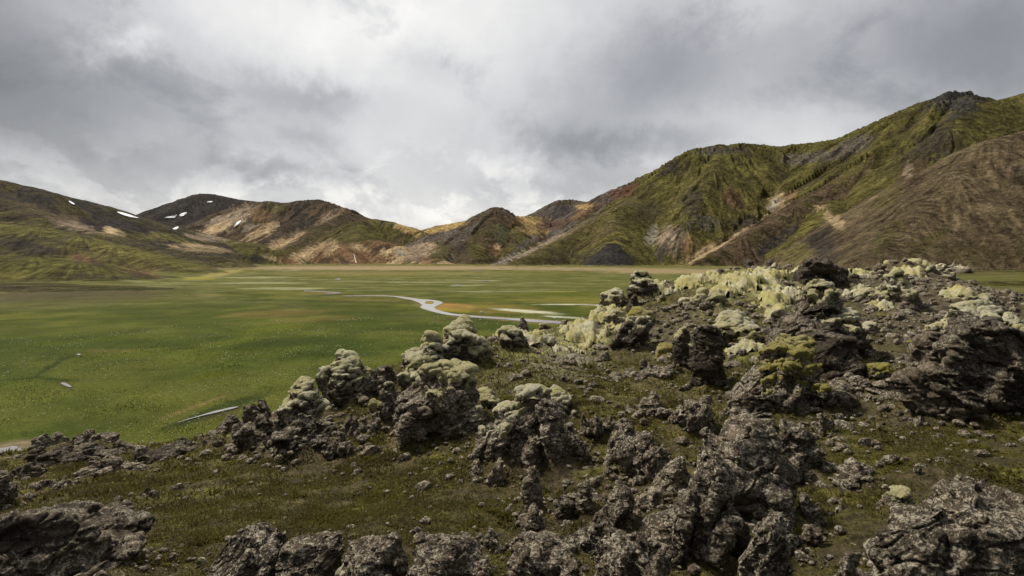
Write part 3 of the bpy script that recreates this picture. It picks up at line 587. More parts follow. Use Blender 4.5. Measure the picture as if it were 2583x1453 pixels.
# ------------------------------------------------------------------ the lava ridge the photograph is taken from
GC = [ # ground control points (px, py, distance)
 (-700,1500,4.2),(0,1453,4.2),(300,1453,4.0),(600,1453,3.7),(950,1453,3.4),(1291,1453,3.3),(1600,1453,3.3),(1900,1453,3.3),(2250,1453,3.25),(2583,1453,3.2),(3300,1453,3.2),
 (400,1350,5.1),(700,1350,4.8),(1000,1330,4.7),(300,1250,7.2),(700,1250,6.4),(1000,1200,6.9),(1250,1280,5.4),(600,1150,9.3),(100,1210,9.8),(-300,1230,9.5),(350,1160,11.3),(200,1175,11.5),
 (480,1112,13.2),(380,1130,13.2),(240,1120,13.8),(100,1135,13.2),(20,1165,12.0),(-200,1160,12),
 (560,1100,11.2),(660,1060,11.4),(760,1060,10.6),(720,1120,9.2),(900,1110,8.6),(880,1030,10.4),(960,1010,11.2),(1100,1100,8.3),(1040,960,12.0),(1120,890,12.8),(1180,860,13.4),
 (1250,870,13.6),(1300,900,12.2),(1450,900,12.8),(1420,860,15.0),(1405,826,18.0),(1280,850,15.0),(1340,842,16.5),
 (1450,1000,9.4),(1600,950,11.2),(1300,980,9.8),(1500,870,14.6),(1560,790,18.2),(1650,860,14.6),(1700,790,17.4),(1620,735,20.5),(1700,718,22.5),(1800,702,25),(1900,688,27.5),(1990,690,27.0),(2080,735,20.0),(2140,700,25),
 (2200,690,26.5),(2290,668,28),(2370,690,27),(2440,722,24),(2520,752,21),(2583,778,19.5),(2800,850,17),
 (1850,760,17.5),(2000,790,16.0),(1800,820,14.6),(2000,900,11.2),(2200,850,12.2),(2200,760,17.5),(2350,760,18.5),(2350,900,10.2),(2450,830,13.5),(2000,1000,8.5),(2300,1000,8.1),(2500,1000,7.6),(2583,920,9.4),(2900,1000,8),
 (1900,1100,6.9),(1750,1000,9.0),(2200,1150,5.8),(2500,1150,5.3),(2000,1300,4.5),(2400,1300,4.2),(1600,1150,6.7),(1500,1250,5.4),(1300,1130,7.1),(1200,1350,4.6),(1700,1300,4.6),(2900,1250,4.8),
]
GX = [(x, y, z) for x, y, z in  # the far side of the ridge falls away to the valley floor; ground beside and behind the camera
 [(-9,0,15.8),(9,0,16.2),(0,0,16.25),(0,-6,16.4),(-8,-6,15.6),(8,-6,16.6),(-22,6,11),(20,4,15.5),(26,14,14.5),
  (-20,24,4),(-12,25,4.5),(-4,25,6.5),(-27,18,4),(-1,28,6),(3,33,5),(6,36,6),(9,42,6),(14,46,7),(20,46,8),(26,44,8),(34,38,8),(-18,44,-3),(0,48,-3),(12,58,-2),(26,60,-2),(44,52,-1),(-34,26,-3),(-40,6,0),(46,30,5),(44,6,11)]]
_P = np.array([at(*g) for g in GC]+GX)
_xy, _z = _P[:, :2], _P[:, 2]
def _k(d): return np.sqrt(d*d+0.5)
_A = _k(np.linalg.norm(_xy[:, None]-_xy[None], axis=2)) - np.eye(len(_xy))*0.012
_M = np.zeros((len(_xy)+3,)*2); n_ = len(_xy)
_M[:n_, :n_] = _A; _M[:n_, n_] = 1; _M[:n_, n_+1:] = _xy; _M[n_:, :n_] = _M[:n_, n_:].T
_W = np.linalg.solve(_M, np.concatenate([_z, np.zeros(3)]))
def ground_z(x, y):
    x = np.atleast_1d(np.asarray(x, float)); y = np.atleast_1d(np.asarray(y, float)); r = np.zeros(len(x))
    for i in range(0, len(x), 20000):
        xx, yy = x[i:i+20000], y[i:i+20000]
        d = np.sqrt((xx[:, None]-_xy[None, :, 0])**2+(yy[:, None]-_xy[None, :, 1])**2)
        r[i:i+20000] = _k(d)@_W[:n_]+_W[n_]+_W[n_+1]*xx+_W[n_+2]*yy
    return r
_ys = np.geomspace(1.2, 46, 700)
def hit(px, py):
    dx, dy, dz = ray(px, py)
    x = dx/dy*_ys; zr = H+dz/dy*_ys; g = ground_z(x, _ys)
    b = np.nonzero(zr < g)[0]
    if not len(b): return None
    return _ys[b[0]]

SOIL, MOSSY, OLIVE, GRAV, LICH, YEL = (.085,.064,.040), (.108,.096,.018), (.074,.062,.017), (.108,.086,.058), (.25,.225,.155), (.25,.235,.05)
FB = [
 (1400,920,150,50,5,LICH,.65),(1330,900,60,30,0,(.19,.18,.05),.8),(1230,900,50,50,0,(.18,.18,.05),.6),(1440,890,60,50,70,(.24,.21,.17),.7),(1300,960,110,40,0,(.15,.13,.055),.7),
 (1480,840,110,46,-15,(.26,.25,.10),.9),(1700,790,110,70,-20,GRAV,.6),(1650,870,80,50,-20,(.11,.095,.055),.8),(1600,960,160,50,0,(.13,.11,.045),.7),(1500,1000,150,50,0,MOSSY,.6),(1560,1060,140,40,0,MOSSY,.5),
 (1870,725,150,40,-5,(.24,.23,.085),.85),(1780,770,60,30,0,(.22,.21,.10),.6),(2000,760,80,40,0,(.19,.18,.085),.7),(2300,760,220,100,10,GRAV,.6),(2300,880,180,90,10,GRAV,.45),(2480,780,150,60,20,SOIL,.9),(2400,700,120,20,20,GRAV,.8),
 (2300,1060,150,60,10,GRAV,.6),(2350,1120,250,70,8,OLIVE,.7),(2150,1110,100,60,0,MOSSY,.5),(2100,1270,100,90,0,MOSSY,.5),(2450,1250,160,80,10,SOIL,.5),(2100,930,80,60,0,GRAV,.6),(1870,910,60,20,0,(.17,.17,.045),.8),
 (1340,1240,120,120,0,SOIL,.45),(1450,1180,120,60,0,SOIL,.6),(1600,1330,200,100,0,SOIL,.6),(1500,1130,100,40,0,MOSSY,.5),
 (720,1130,160,60,10,SOIL,.85),(660,1070,120,40,-20,SOIL,.75),(900,1160,120,50,0,(.11,.09,.05),.6),(1050,1150,160,40,0,MOSSY,.55),(950,1080,90,40,0,SOIL,.75),
 (420,1118,110,12,0,(.17,.155,.045),.9),(560,1108,50,10,-10,(.16,.15,.05),.8),(300,1240,170,40,-5,(.115,.10,.024),.7),(450,1190,160,40,5,(.105,.09,.022),.7),(130,1180,130,40,0,MOSSY,.6),(560,1270,250,40,0,(.085,.072,.02),.6),(700,1330,200,50,0,(.08,.068,.02),.5),(1130,1400,90,40,0,MOSSY,.6),
]
T1 = time.time()
def build_slope():
    na, nr = 1250, 760
    az = np.radians(np.linspace(-60, 60, na)); r = np.geomspace(0.9, 62, nr)
    R, A = np.meshgrid(r, az, indexing='ij'); X = (R*np.sin(A)).ravel(); Y = (R*np.cos(A)).ravel()
    Z = ground_z(X, Y)
    P = np.stack([X, Y, Z], 1).astype(np.float32); px, py = project(P)
    rough = np.full(len(X), 0.55, np.float32)
    for (cx, cy, rx, ry, q) in [(2250,900,420,260,1.0),(1750,800,180,110,.9),(700,1090,190,80,1.3),(1600,1270,330,230,1.0),(700,1290,420,110,.32),(1000,1250,260,120,.4),(1450,930,170,60,.5),(350,1220,250,60,.45),(2300,1120,260,80,.5)]:
        w = sst(1.3-np.hypot((px-cx)/rx, (py-cy)/ry), 0, .6); rough += (q-rough)*w
    rr = np.hypot(X, Y).astype(np.float32)
    apron = np.zeros(len(X), np.float32); lift = np.zeros(len(X), np.float32); wv = fbm(P/.45, 3)*.35
    for (fx, fy, fw, fd, fh) in FOOT:
        if fy > 45: continue
        rad = max(fw, fd)*.95+.15
        s = np.nonzero((np.abs(X-fx) < rad*1.6) & (np.abs(Y-fy) < rad*1.6))[0]
        q = np.hypot((X[s]-fx)/(fw*.5), (Y[s]-fy)/(fd*.5))+wv[s]
        w = sst(1.55-q, 0, .9).astype(np.float32)
        apron[s] = np.maximum(apron[s], w); lift[s] = np.maximum(lift[s], w*min(fh*.16, .2))
    Z = Z+lift; rough = np.maximum(rough, apron*1.15)
    lump = fbm(P/1.1, 4, gain=.55); crust = worley(P/0.33+fbm(P/0.5, 2)[:, None]*0.4)
    fine = fbm(P/0.11, 4, gain=.6)
    Z = Z + rough*(lump*0.20 + (0.45-crust)*0.085) + fine*0.030*(0.6+0.4*rough)
    Z = Z + sst(rr, 18, 45)*fbm(P/6.0, 3)*0.9
    V = np.stack([X, Y, Z], 1).astype(np.float32)
    n1 = fbm(P/0.55, 5, gain=.62); n2 = fbm(P/2.6+3.3, 4)
    C = np.array(OLIVE, np.float32)+(np.array(MOSSY, np.float32)-np.array(OLIVE, np.float32))*sst(n1+n2*.5, -.1, .3)[:, None]
    C += (np.array(SOIL, np.float32)-C)*(0.5*sst(-n1+n2*.6, .02, .34))[:, None]
    paint(C, px, py, V, FB, n1*1.2+n2*.5, .8)
    b = sst(fbm(P/0.7+9.7, 4), .24, .42)*(0.5)*(rr < 40)
    C += (np.array((.165,.158,.018), np.float32)-C)*b[:, None]
    st_ = apron*sst(fbm(P/.3+2.2, 4, gain=.65)+apron*.25, 0.0, .25)
    C += (np.array((.145,.112,.074), np.float32)-C)*(st_*.75)[:, None]
    # broken mosaic of soil, moss and grey crust at hand size
    m = fbm(P/0.14+4.4, 4, gain=.65)
    C *= (1+0.75*np.clip(m*1.8, -1, 1))[:, None]
    # the slope that leads down to the valley turns to scree and turf
    Q = grid_quads(nr, na)
    me = mk_mesh('lava_slope', V, Q[:, ::-1]); set_col(me, C)
    link('terrain', me, MAT['ground'], kind='structure')
    # ---- thick moss carpet on the ridge
    mask = np.full(len(X), -1.0, np.float32)
    for (cx, cy, rx, ry, a) in [(1480,842,105,36,-14),(1530,800,60,34,-30),(1340,862,60,20,0),(1260,850,30,16,0),(1870,716,135,24,0),(1950,700,60,20,10),(1820,745,90,16,-6),(1760,775,44,20,-10),(1960,755,70,22,-8),(1660,735,50,22,-10),(1750,715,60,14,-8),(2060,690,70,12,0),(1960,800,50,22,-30),(1880,890,60,14,-8),(1850,850,50,14,-30),(2150,690,60,14,0),(2290,676,60,16,6),(2420,745,55,14,6),(2230,770,40,14,0),(2170,745,40,14,0),(2060,760,30,20,60)]:
        t = math.radians(a); dx, dy = px-cx, py-cy
        q = 1-np.hypot((dx*math.cos(t)+dy*math.sin(t))/rx, (-dx*math.sin(t)+dy*math.cos(t))/ry)
        mask = np.maximum(mask, q)
    near = rr < 33
    mask = np.where(near, mask+fbm(P/0.7+1.1, 5, gain=.66)*1.6-0.22, -1)
    w1 = worley(P*np.array([1, 1, .6])/0.62+fbm(P/0.8, 2)[:, None]*0.35); w2 = worley(P/0.22+7.7)
    puff = np.sqrt(np.clip(1-(w1/0.8)**2, 0, 1))*0.26+np.sqrt(np.clip(1-(w2/0.8)**2, 0, 1))*0.075
    th = sst(mask, -.08, .7)*(0.05+puff*.7)-0.05*(mask < 0)+fine*0.03*sst(rr, 0, 20)+fbm(P/.36, 4, gain=.68)*.16*sst(rr, 5, 18)-np.maximum(lift-.05, 0)*.6
    keep = (mask[Q] > -0.1).all(1)
    v, q = compact(V+np.stack([X*0, X*0, th], 1).astype(np.float32), Q, keep)
    link('moss', mk_mesh('moss', v, q[:, ::-1]), MAT['carpet'], kind='stuff', label="pale yellow moss carpet over the ridge crest", category="moss")
    return V, C, px, py, rr, n1, n2

# ------------------------------------------------------------------ lava rocks
def ico(n):
    bm = bmesh.new(); bmesh.ops.create_icosphere(bm, subdivisions=n, radius=1)
    bm.verts.ensure_lookup_table()
    v = np.array([x.co[:] for x in bm.verts], np.float32); f = np.array([[x.index for x in p.verts] for p in bm.faces], np.int32); bm.free()
    return v, f
ICO = {n: ico(n) for n in (1, 2, 3, 4)}
def rotm(rng, amt):
    return np.array(Matrix.Rotation(rng.uniform(-amt, amt), 3, 'X') @ Matrix.Rotation(rng.uniform(-amt, amt), 3, 'Y') @ Matrix.Rotation(rng.uniform(-3, 3), 3, 'Z'))
def lobe(rng, c, rad, tilt=0.35, planes=7, sharp=0.62, ry=0.0):
    """an angular block: a ball cut by flat planes"""
    d, f = ICO[4]
    n = np.concatenate([rng.normal(size=(planes, 3)), np.array([[1,0,0],[-1,0,0],[0,1,0],[0,-1,0],[0,0,1],[.5,-.6,.6],[-.5,-.6,.6]])+rng.normal(0, .25, (7, 3))])
    n /= np.linalg.norm(n, axis=1)[:, None]
    h = np.concatenate([rng.uniform(sharp+.1, 1.05, planes), rng.uniform(sharp, sharp+.2, 7)])
    q = (d@n.T).clip(0.05, 1)
    r = np.minimum((h/q).min(1), 1.25)
    v = (d*r[:, None])@rotm(rng, tilt).T*np.array(rad)
    cs, sn = math.cos(ry), math.sin(ry)
    return np.stack([v[:, 0]*cs+v[:, 2]*sn, v[:, 1], -v[:, 0]*sn+v[:, 2]*cs], 1)+np.array(c), f
def lobes(style, rng, pk, n=None):
    L = []
    if style == 'b':
        L.append(lobe(rng, (0, 0, .40), (.48, .46, .58)))
        for _ in range(n or 3):
            a = rng.uniform(0, 6.28); s = rng.uniform(.2, .34)
            L.append(lobe(rng, (math.cos(a)*.3, math.sin(a)*.3, rng.uniform(.1, .5)), (s, s, s*1.1)))
    elif style == 'c':
        k = n or 7; th = rng.uniform(-.55, .55)
        L.append(lobe(rng, (pk*.4, .05, .26), (.50, .46, .52), .2, ry=th*.5))
        L.append(lobe(rng, (pk*.8, .04, .50), (.34, .36, .58), .15, ry=th*.6))
        for i in range(k):
            x = -.42+.84*(i+rng.uniform(.2, .8))/k; top = max(.30, (1-abs(x-pk)*1.0)*rng.uniform(.6, 1.02))
            w = rng.uniform(.12, .24)
            L.append(lobe(rng, (x*.9-th*top*.2, rng.uniform(-.28, .10), top*.38), (w, rng.uniform(.18, .34), top*.66), .15, 5, .55, ry=th+rng.normal(0, .14)))
    elif style == 'k':      # broad blocky mass
        th = rng.uniform(-.5, .5)
        L.append(lobe(rng, (0, .05, .36), (.54, .5, .62), .12, ry=th*.25))
        for i in range(n or 5):
            x = rng.uniform(-.38, .38); top = rng.uniform(.55, 1.0)*(1-abs(x-pk)*.5)
            L.append(lobe(rng, (x, rng.uniform(-.3, .15), top*.45), (rng.uniform(.18, .32), rng.uniform(.22, .36), top*.58), .15, 5, .58, ry=th+rng.normal(0, .15)))
    elif style == 'p':
        k = n or 4
        L.append(lobe(rng, (0, 0, .28), (.54, .5, .56), .12))
        L.append(lobe(rng, (pk*.5+rng.uniform(-.1, .1), 0, .58), (.36, .38, .48), .12))
        for i in range(k):
            L.append(lobe(rng, (rng.uniform(-.25, .25), rng.uniform(-.25, .1), (i+.3)/k*.8), (rng.uniform(.2, .36), rng.uniform(.25, .36), rng.uniform(.22, .36)), .3))
    elif style == 's':
        for i in range(n or 4):
            L.append(lobe(rng, (rng.uniform(-.18, .18), rng.uniform(-.15, .15), .25+.14*i), (rng.uniform(.3, .46), rng.uniform(.3, .42), rng.uniform(.10, .18)), .12))
        L.append(lobe(rng, (0, 0, .3), (.42, .4, .34), .1))
    elif style == 'f':
        L.append(lobe(rng, (0, 0, .4), (.5, .5, .5), .1))
    elif style == 'r':      # low broken ridge
        for i in range(n or 10):
            x = rng.uniform(-.44, .44); top = rng.uniform(.35, 1)*(1-abs(x-pk)*.8)
            L.append(lobe(rng, (x, rng.uniform(-.3, .3), top*.35), (rng.uniform(.09, .2), rng.uniform(.12, .28), top*.62), .4))
        L.append(lobe(rng, (0, 0, .12), (.48, .42, .3), .1))
    elif style == 'a':      # arch: brow overhanging a hollow face
        L += [lobe(rng, (-.22, .05, .42), (.26, .36, .5), .15), lobe(rng, (.27, .05, .36), (.24, .36, .46), .15), lobe(rng, (.06, -.06, .80), (.34, .40, .19), .12), lobe(rng, (0, .24, .4), (.4, .24, .5), .1), lobe(rng, (-.1, -.1, .2), (.3, .3, .3), .2)]
    return L
REMESH = bpy.data.objects.new("tmp", bpy.data.meshes.new("tmp")); COL.objects.link(REMESH)
RM = REMESH.modifiers.new("r", 'REMESH'); RM.mode = 'VOXEL'; RM.use_smooth_shade = True
def fuse(parts, voxel):
    V = []; Fc = []; o = 0
    for v, f in parts: V.append(v); Fc.append(f+o); o += len(v)
    me = mk_mesh("tmp", np.concatenate(V), np.concatenate(Fc)); old = REMESH.data
    REMESH.data = me; bpy.data.meshes.remove(old); RM.voxel_size = voxel
    dg = bpy.context.evaluated_depsgraph_get(); dg.update()
    ev = REMESH.evaluated_get(dg); m = ev.to_mesh()
    v = np.empty(len(m.vertices)*3, np.float32); m.vertices.foreach_get('co', v)
    q = np.empty(len(m.loops), np.int32); m.loops.foreach_get('vertex_index', q)
    tot = np.empty(len(m.polygons), np.int32); m.polygons.foreach_get('loop_total', tot)
    ev.to_mesh_clear(); v = v.reshape(-1, 3)
    if (tot == 4).all(): return v, q.reshape(-1, 4)
    raise RuntimeError("remesh")
def normals(v, q):
    n = np.cross(v[q[:, 2]]-v[q[:, 0]], v[q[:, 3]]-v[q[:, 1]]); r = np.zeros_like(v)
    for k in range(4):
        for j in range(3): r[:, j] += np.bincount(q[:, k], n[:, j], len(v))
    return r/np.maximum(np.linalg.norm(r, axis=1), 1e-9)[:, None]
def smooth(v, q, it):
    e = np.concatenate([q[:, [0, 1]], q[:, [1, 2]], q[:, [2, 3]], q[:, [3, 0]]]); e = np.concatenate([e, e[:, ::-1]])
    c = np.bincount(e[:, 0], minlength=len(v))[:, None]
    for _ in range(it):
        s = np.stack([np.bincount(e[:, 0], v[e[:, 1], j], len(v)) for j in range(3)], 1)/c
        v = (v*0.35+s*0.65).astype(np.float32)
    return v

def cells(p):
    i = np.floor(p).astype(np.int32); f = p-i; f1 = np.full(len(p), 9.0, np.float32); r = np.zeros(len(p), np.float32)
    for dx in (-1, 0, 1):
        for dy in (-1, 0, 1):
            for dz in (-1, 0, 1):
                k = _h(i[:, 0]+dx, i[:, 1]+dy, i[:, 2]+dz); w = WP[k]
                dd = np.abs(w[:, 0]+dx-f[:, 0])+np.abs(w[:, 1]+dy-f[:, 1])+np.abs(w[:, 2]+dz-f[:, 2])
                g = dd < f1; f1 = np.where(g, dd, f1); r = np.where(g, WP[(k*7+3) & 255, 0], r)
    return r
NROCK = [0]; FOOT = []
def rock(name, box, style, label, moss=0.0, pk=0.0, lean=0.0, lichen=0.5, n=None, Y=None, rough=1.0, strata=0.0, green=False, group=None, deep=0.8, side=0.0, z0=None):
    NROCK[0] += 1; rng = np.random.default_rng(1000+NROCK[0])
    x0, y0, x1, y1 = box; cx = (x0+x1)/2
    Yh = Y or hit(cx, min(y1, 1690))
    if Yh is None: Yh = hit(cx, y1+12) or hit(cx, y1+40) or 20.0
    W = (x1-x0)*Yh/F; D = W*deep
    yb = (y1-y0)*Yh/F
    D = max(min(D, max(W*.45, 2.2*yb)), min(1.15*yb, 1.3*W)); Yc = Yh+D*0.36
    W = (x1-x0)*Yc/F
    dx, dy, dz = ray(cx, y0); X = ray(cx, (y0+y1)/2)[0]/ray(cx, (y0+y1)/2)[1]*Yc
    zg = float(ground_z(X, Yc)[0]); zb = H+ray(cx, y1)[2]/ray(cx, y1)[1]*Yh
    ztop = H+dz/dy*(Yc+0.16*D); base = min(zg, zb)
    base = base if z0 is None else z0
    Ht = max(ztop-base, 0.22*W); bury = 0.22*Ht+0.04
    S3 = np.array([W, D, Ht+bury]); kk = .35 if style == 'p' else 1.0; lean = lean+rng.uniform(-.22, .22)*kk; roll = rng.uniform(-.16, .16)*kk
    parts = [((v+np.array([lean*(v[:, 2]-.3), .30*(v[:, 2]-.3), 0*v[:, 2]]).T)*S3, f) for v, f in lobes(style, rng, pk, n)]
    px = 2.52*Yc/F
    vox = max(px*0.95, max(W, Ht)/95)
    cr_, sr_ = math.cos(roll), math.sin(roll)
    parts = [(np.stack([a_[:, 0]*cr_-a_[:, 2]*sr_, a_[:, 1], a_[:, 0]*sr_+a_[:, 2]*cr_], 1), f) for a_, f in parts]
    v, q = fuse(parts, vox)
    nn = normals(v, q); sz = (W*D*Ht)**(1/3); o = rng.uniform(-50, 50, 3).astype(np.float32)
    p = v+o
    fa = max(px*3.2, .045); be = rng.uniform(-.7, .7); cb, sb = math.cos(be), math.sin(be)
    wp = p+(fbm(p/(sz*.3), 3)[:, None]*sz*.07).astype(np.float32)
    bd = np.stack([wp[:, 0]*cb+wp[:, 2]*sb, wp[:, 1], (-wp[:, 0]*sb+wp[:, 2]*cb)*1.9], 1)        # jointing runs with the bedding
    disp = fbm(p/(sz*.5), 3)*sz*.045
    disp += (cells(bd/(sz*.42))-.5)*sz*.115*rough + (cells(bd/max(sz*.20, px*8)+9)-.5)*min(sz*.040, .06)*rough + (cells(bd/max(sz*.09, px*5)+21)-.5)*min(sz*.012, .016)*rough
    f1, f2 = worley(bd/(sz*.42), True)
    disp += -(1-sst(f2-f1, 0.0, 0.08))*sz*.028
    disp += fbm(p/fa*1.1, 3, gain=.65)*min(fa*.17, sz*.02)*rough + (0.5-worley(p/fa/1.6))*min(fa*.12, sz*.016)*rough
    if strata:
        ax = np.array([.35*side+.25, .1, .93]); ax /= np.linalg.norm(ax)
        s = p@ax.astype(np.float32)+fbm(p/(sz*.45), 3)*sz*.30
        disp += (np.abs(((s/(sz*.13)) % 1.0)-.5)-.25)*sz*.055*strata
    v = (v+nn*disp[:, None]).astype(np.float32)
    # fit the finished outline to the size the rock has in the place
    up = v[:, 2] > bury*0.8
    a, b = np.percentile(v[up, 0], [.4, 99.6])
    v[:, 0] = (v[:, 0]-(a+b)/2)*W/(b-a)
    v[:, 2] = (v[:, 2]-v[:, 2].min())/(np.percentile(v[:, 2], 99.7)-v[:, 2].min())*(Ht+bury)-bury
    FOOT.append((X, Yc, W, D, Ht))
    me = mk_mesh(name, v, q); ang = -math.atan2(X, Yc)
    ob = link(name, me, MAT['rock'], label=label, category='rock', lichen=lichen)
    if group: ob['group'] = group
    ob.location = (X, Yc, base); ob.rotation_euler = (0, 0, ang)
    if moss > .2:
        vs = smooth(v, q, 5); ns = normals(vs, q); pm = vs+o
        cu = float(np.clip(sz*.26, .13, .36))
        m = (ns[:, 2]-.42)*.9+fbm(pm/(sz*.55)+3, 4, gain=.55)*.9+fbm(pm/(sz*.16)+8, 5, gain=.65)*.85+(vs[:, 2]/Ht-.66)*1.0+(moss-.60)*1.45+side*vs[:, 0]/W*.6
        wv = pm*np.array([1, 1, .7], np.float32)
        w1 = worley(wv/cu+fbm(pm/cu, 2)[:, None]*.45); w2 = worley(wv/(cu*.40)+5+fbm(pm/cu*2, 2)[:, None]*.4)
        puff = np.sqrt(np.clip(1-(w1/.9)**2, 0, 1))*cu*.11+np.sqrt(np.clip(1-(w2/.9)**2, 0, 1))*cu*.10
        th = sst(m, -.04, .30)*(cu*.05+puff)-(m < 0)*cu*.10+fbm(pm/max(.06, px*3.2), 4, gain=.7)*max(.02, px*1.5)
        keep = (m[q] > -.10).all(1)
        # split into connected cushions, each a part of its own; drop crumbs
        lab_ = np.arange(len(v)); qq = q[keep]
        for _ in range(400):
            mn = lab_[qq].min(1); new = lab_.copy()
            for k in range(4): np.minimum.at(new, qq[:, k], mn)
            new = new[new]
            if (new == lab_).all(): break
            lab_ = new
        ids, cnt = np.unique(lab_[qq[:, 0]], return_counts=True)
        big = ids[np.argsort(-cnt)][:9]; vm0 = (vs+ns*th[:, None]).astype(np.float32)
        for i_, c_ in zip(big, np.sort(cnt)[::-1]):
            if c_ < max(30, .005*len(q)): continue
            vm, qm = compact(vm0, qq, lab_[qq[:, 0]] == i_)
            link('moss_cushion', mk_mesh('moss_cushion', vm, qm), MAT['gmoss' if green else 'moss'], parent=ob)
    return ob

T2 = time.time()
LB, LC, LP, LS, FS = 'lava_boulder', 'lava_crag', 'lava_pillar', 'rock_slab', 'flat_stone'
R = rock
# --- the mossy outcrop standing up against the meadow, and its neighbours down the rim
R(LC,(1000,925,1216,1122),'c',"broad dark wall of lava at the foot of the tall mossy outcrop by the meadow",.36,pk=.2,n=9,strata=.6,side=.4,lichen=.6)
R(LC,(1100,803,1230,925),'c',"block crowned with thick pale moss, top of the tall outcrop beside the meadow",.95,pk=-.05,n=6,deep=.8)
R(LC,(1010,845,1118,985),'c',"moss-smothered shoulder on the meadow side of the tall outcrop",.95,pk=.34,n=8)
R(LB,(1012,893,1058,935),'b',"small dark rock poking out above the meadow left of the mossy outcrop's shoulder",.45)
R(LC,(950,920,1010,975),'c',"dark jagged lump between the round boulder and the mossy outcrop",.12,pk=.1)
R(LC,(955,965,1018,1070),'c',"narrow dark crag at the left foot of the tall mossy outcrop",.25,pk=.1,n=5)
R(LB,(932,1008,972,1046),'b',"little rock wearing one round green moss cushion, below the big round boulder",1.0,green=True)
R(LB,(1203,982,1262,1042),'b',"moss-topped boulder just right of the outcrop's dark wall",.72)
R(LB,(826,893,952,1026),'b',"big round boulder with a moss cap, standing out alone against the meadow",.42,n=4,strata=.35,lichen=.4)
R(LB,(797,925,850,990),'b',"smaller boulder with a pale moss hood leaning on the round boulder's left side",.62)
R(LS,(706,962,836,1078),'c',"sloping dark slab streaked with pale moss, left of the round boulder",.62,pk=.1,lean=.1,strata=.5,n=6)
R(LC,(616,1003,680,1050),'r',"low dark spiky rock beside the end of the meadow stream",0,pk=.2)
R(LC,(550,1048,610,1095),'c',"dark toothed rock at the rim, lower left of the mossy slab",0,pk=-.1)
R(LS,(515,1088,570,1124),'r',"thin splintered rock lowest on the rim beside the yellow grass dip",0,pk=.2,strata=.8)
R(LC,(590,1040,715,1130),'r',"jumbled dark lava bank running down the rim toward the dip",.0,n=13,rough=1.3,pk=.2,strata=.6)
R(LC,(690,1045,850,1140),'r',"rough brown lava apron below the mossy slab",.05,n=13,rough=1.3,pk=.1)
R(LC,(815,1092,890,1152),'r',"isolated dark rock on the moss slope under the round boulder",0,pk=.1)
R(LC,(870,1040,960,1100),'r',"low dark rubble heap between the round boulder and the dark wall",.1,n=9)
# --- far left end of the ridge
R(LC,(84,1090,165,1132),'r',"grey-topped rock farthest left on the skyline above the sandy track",0,pk=.1,lichen=.8,Y=13.2)
R(LC,(195,1076,292,1124),'r',"dark peaked rock on the left skyline against the green meadow",0,pk=-.25,Y=13.4)
R(LC,(95,1120,285,1168),'r',"long low dark lava band under the left skyline rocks",0,n=14,lichen=.3)
R(LB,(288,1108,338,1146),'c',"small grey rock at the right end of the long low lava band",0,pk=.1,lichen=.7)
R(LC,(362,1112,494,1158),'r',"black jagged ledge in the middle of the grassy dip",0,pk=.25,n=10,lichen=.2)
R(LS,(201,1146,322,1204),'r',"pale grey layered slab lying on the moss at the left",0,strata=.9,lichen=1.0,n=6)
R(LC,(36,1166,108,1210),'r',"dark rough lump at the left, between the lava band and the big layered block",0,lichen=.3)
R(LB,(102,1206,147,1236),'b',"small pale rounded stone on the moss left of the layered slab's foot",0,lichen=.9)
R(LB,(166,1205,205,1226),'r',"small grey stone tucked under the pale layered slab",0,lichen=.8)
R(LC,(-40,1190,34,1285),'c',"dark crag cut off by the left edge of the photo above the big block",0,lichen=.4)
R(LC,(342,1233,396,1264),'r',"little dark toothed rock alone on the open moss slope",0,pk=.35)
R(LC,(-140,1262,350,1540),'k',"huge dark layered block filling the bottom left corner",.02,pk=-.15,n=14,strata=.5,lichen=.45,Y=3.6,deep=.55)
R(LS,(230,1262,330,1300),'r',"dark overhanging lip on top of the huge bottom left block",0,pk=.25,lichen=.3,strata=.6)
# --- bottom edge
R(LC,(535,1343,745,1500),'k',"lichen-grey crag with a raised right tip at the bottom edge",.06,pk=.30,n=10,lichen=.85)
R(LB,(700,1353,868,1490),'k',"blunt dark crag directly right of the raised-tip crag at the bottom edge",.06,pk=.15,n=8,lichen=.6)
R(LC,(866,1352,1028,1490),'k',"squat lichen-spotted crag alone in the middle of the bottom edge",.04,pk=-.05,n=8,lichen=.75)
R(LB,(857,1432,905,1490),'b',"small mossy knob at the left foot of the squat bottom crag",.9)
R(LC,(1022,1350,1240,1500),'k',"wide grey crag at the bottom edge under the toothed rock",.04,pk=.1,n=9,lichen=.9)
R(LC,(1160,1338,1258,1402),'r',"dark toothed rock perched behind the wide grey bottom crag",0,pk=-.2,lichen=.6,n=8)
R(LB,(1280,1350,1460,1500),'k',"rounded lichen-covered boulder at the bottom edge, left of the cleft",.05,n=5,lichen=.9)
R(LC,(1430,1318,1532,1400),'c',"peaked lichen rock behind the cleft at the bottom",.03,pk=0,lichen=.85)
R(LB,(1500,1350,1655,1500),'k',"broad lichen-crusted boulder at the bottom edge, right of the cleft",.04,n=5,lichen=.95)
R(LB,(1615,1385,1695,1540),'c',"dark rock squeezed between the broad boulder and the tall pale column",0,lichen=.5)
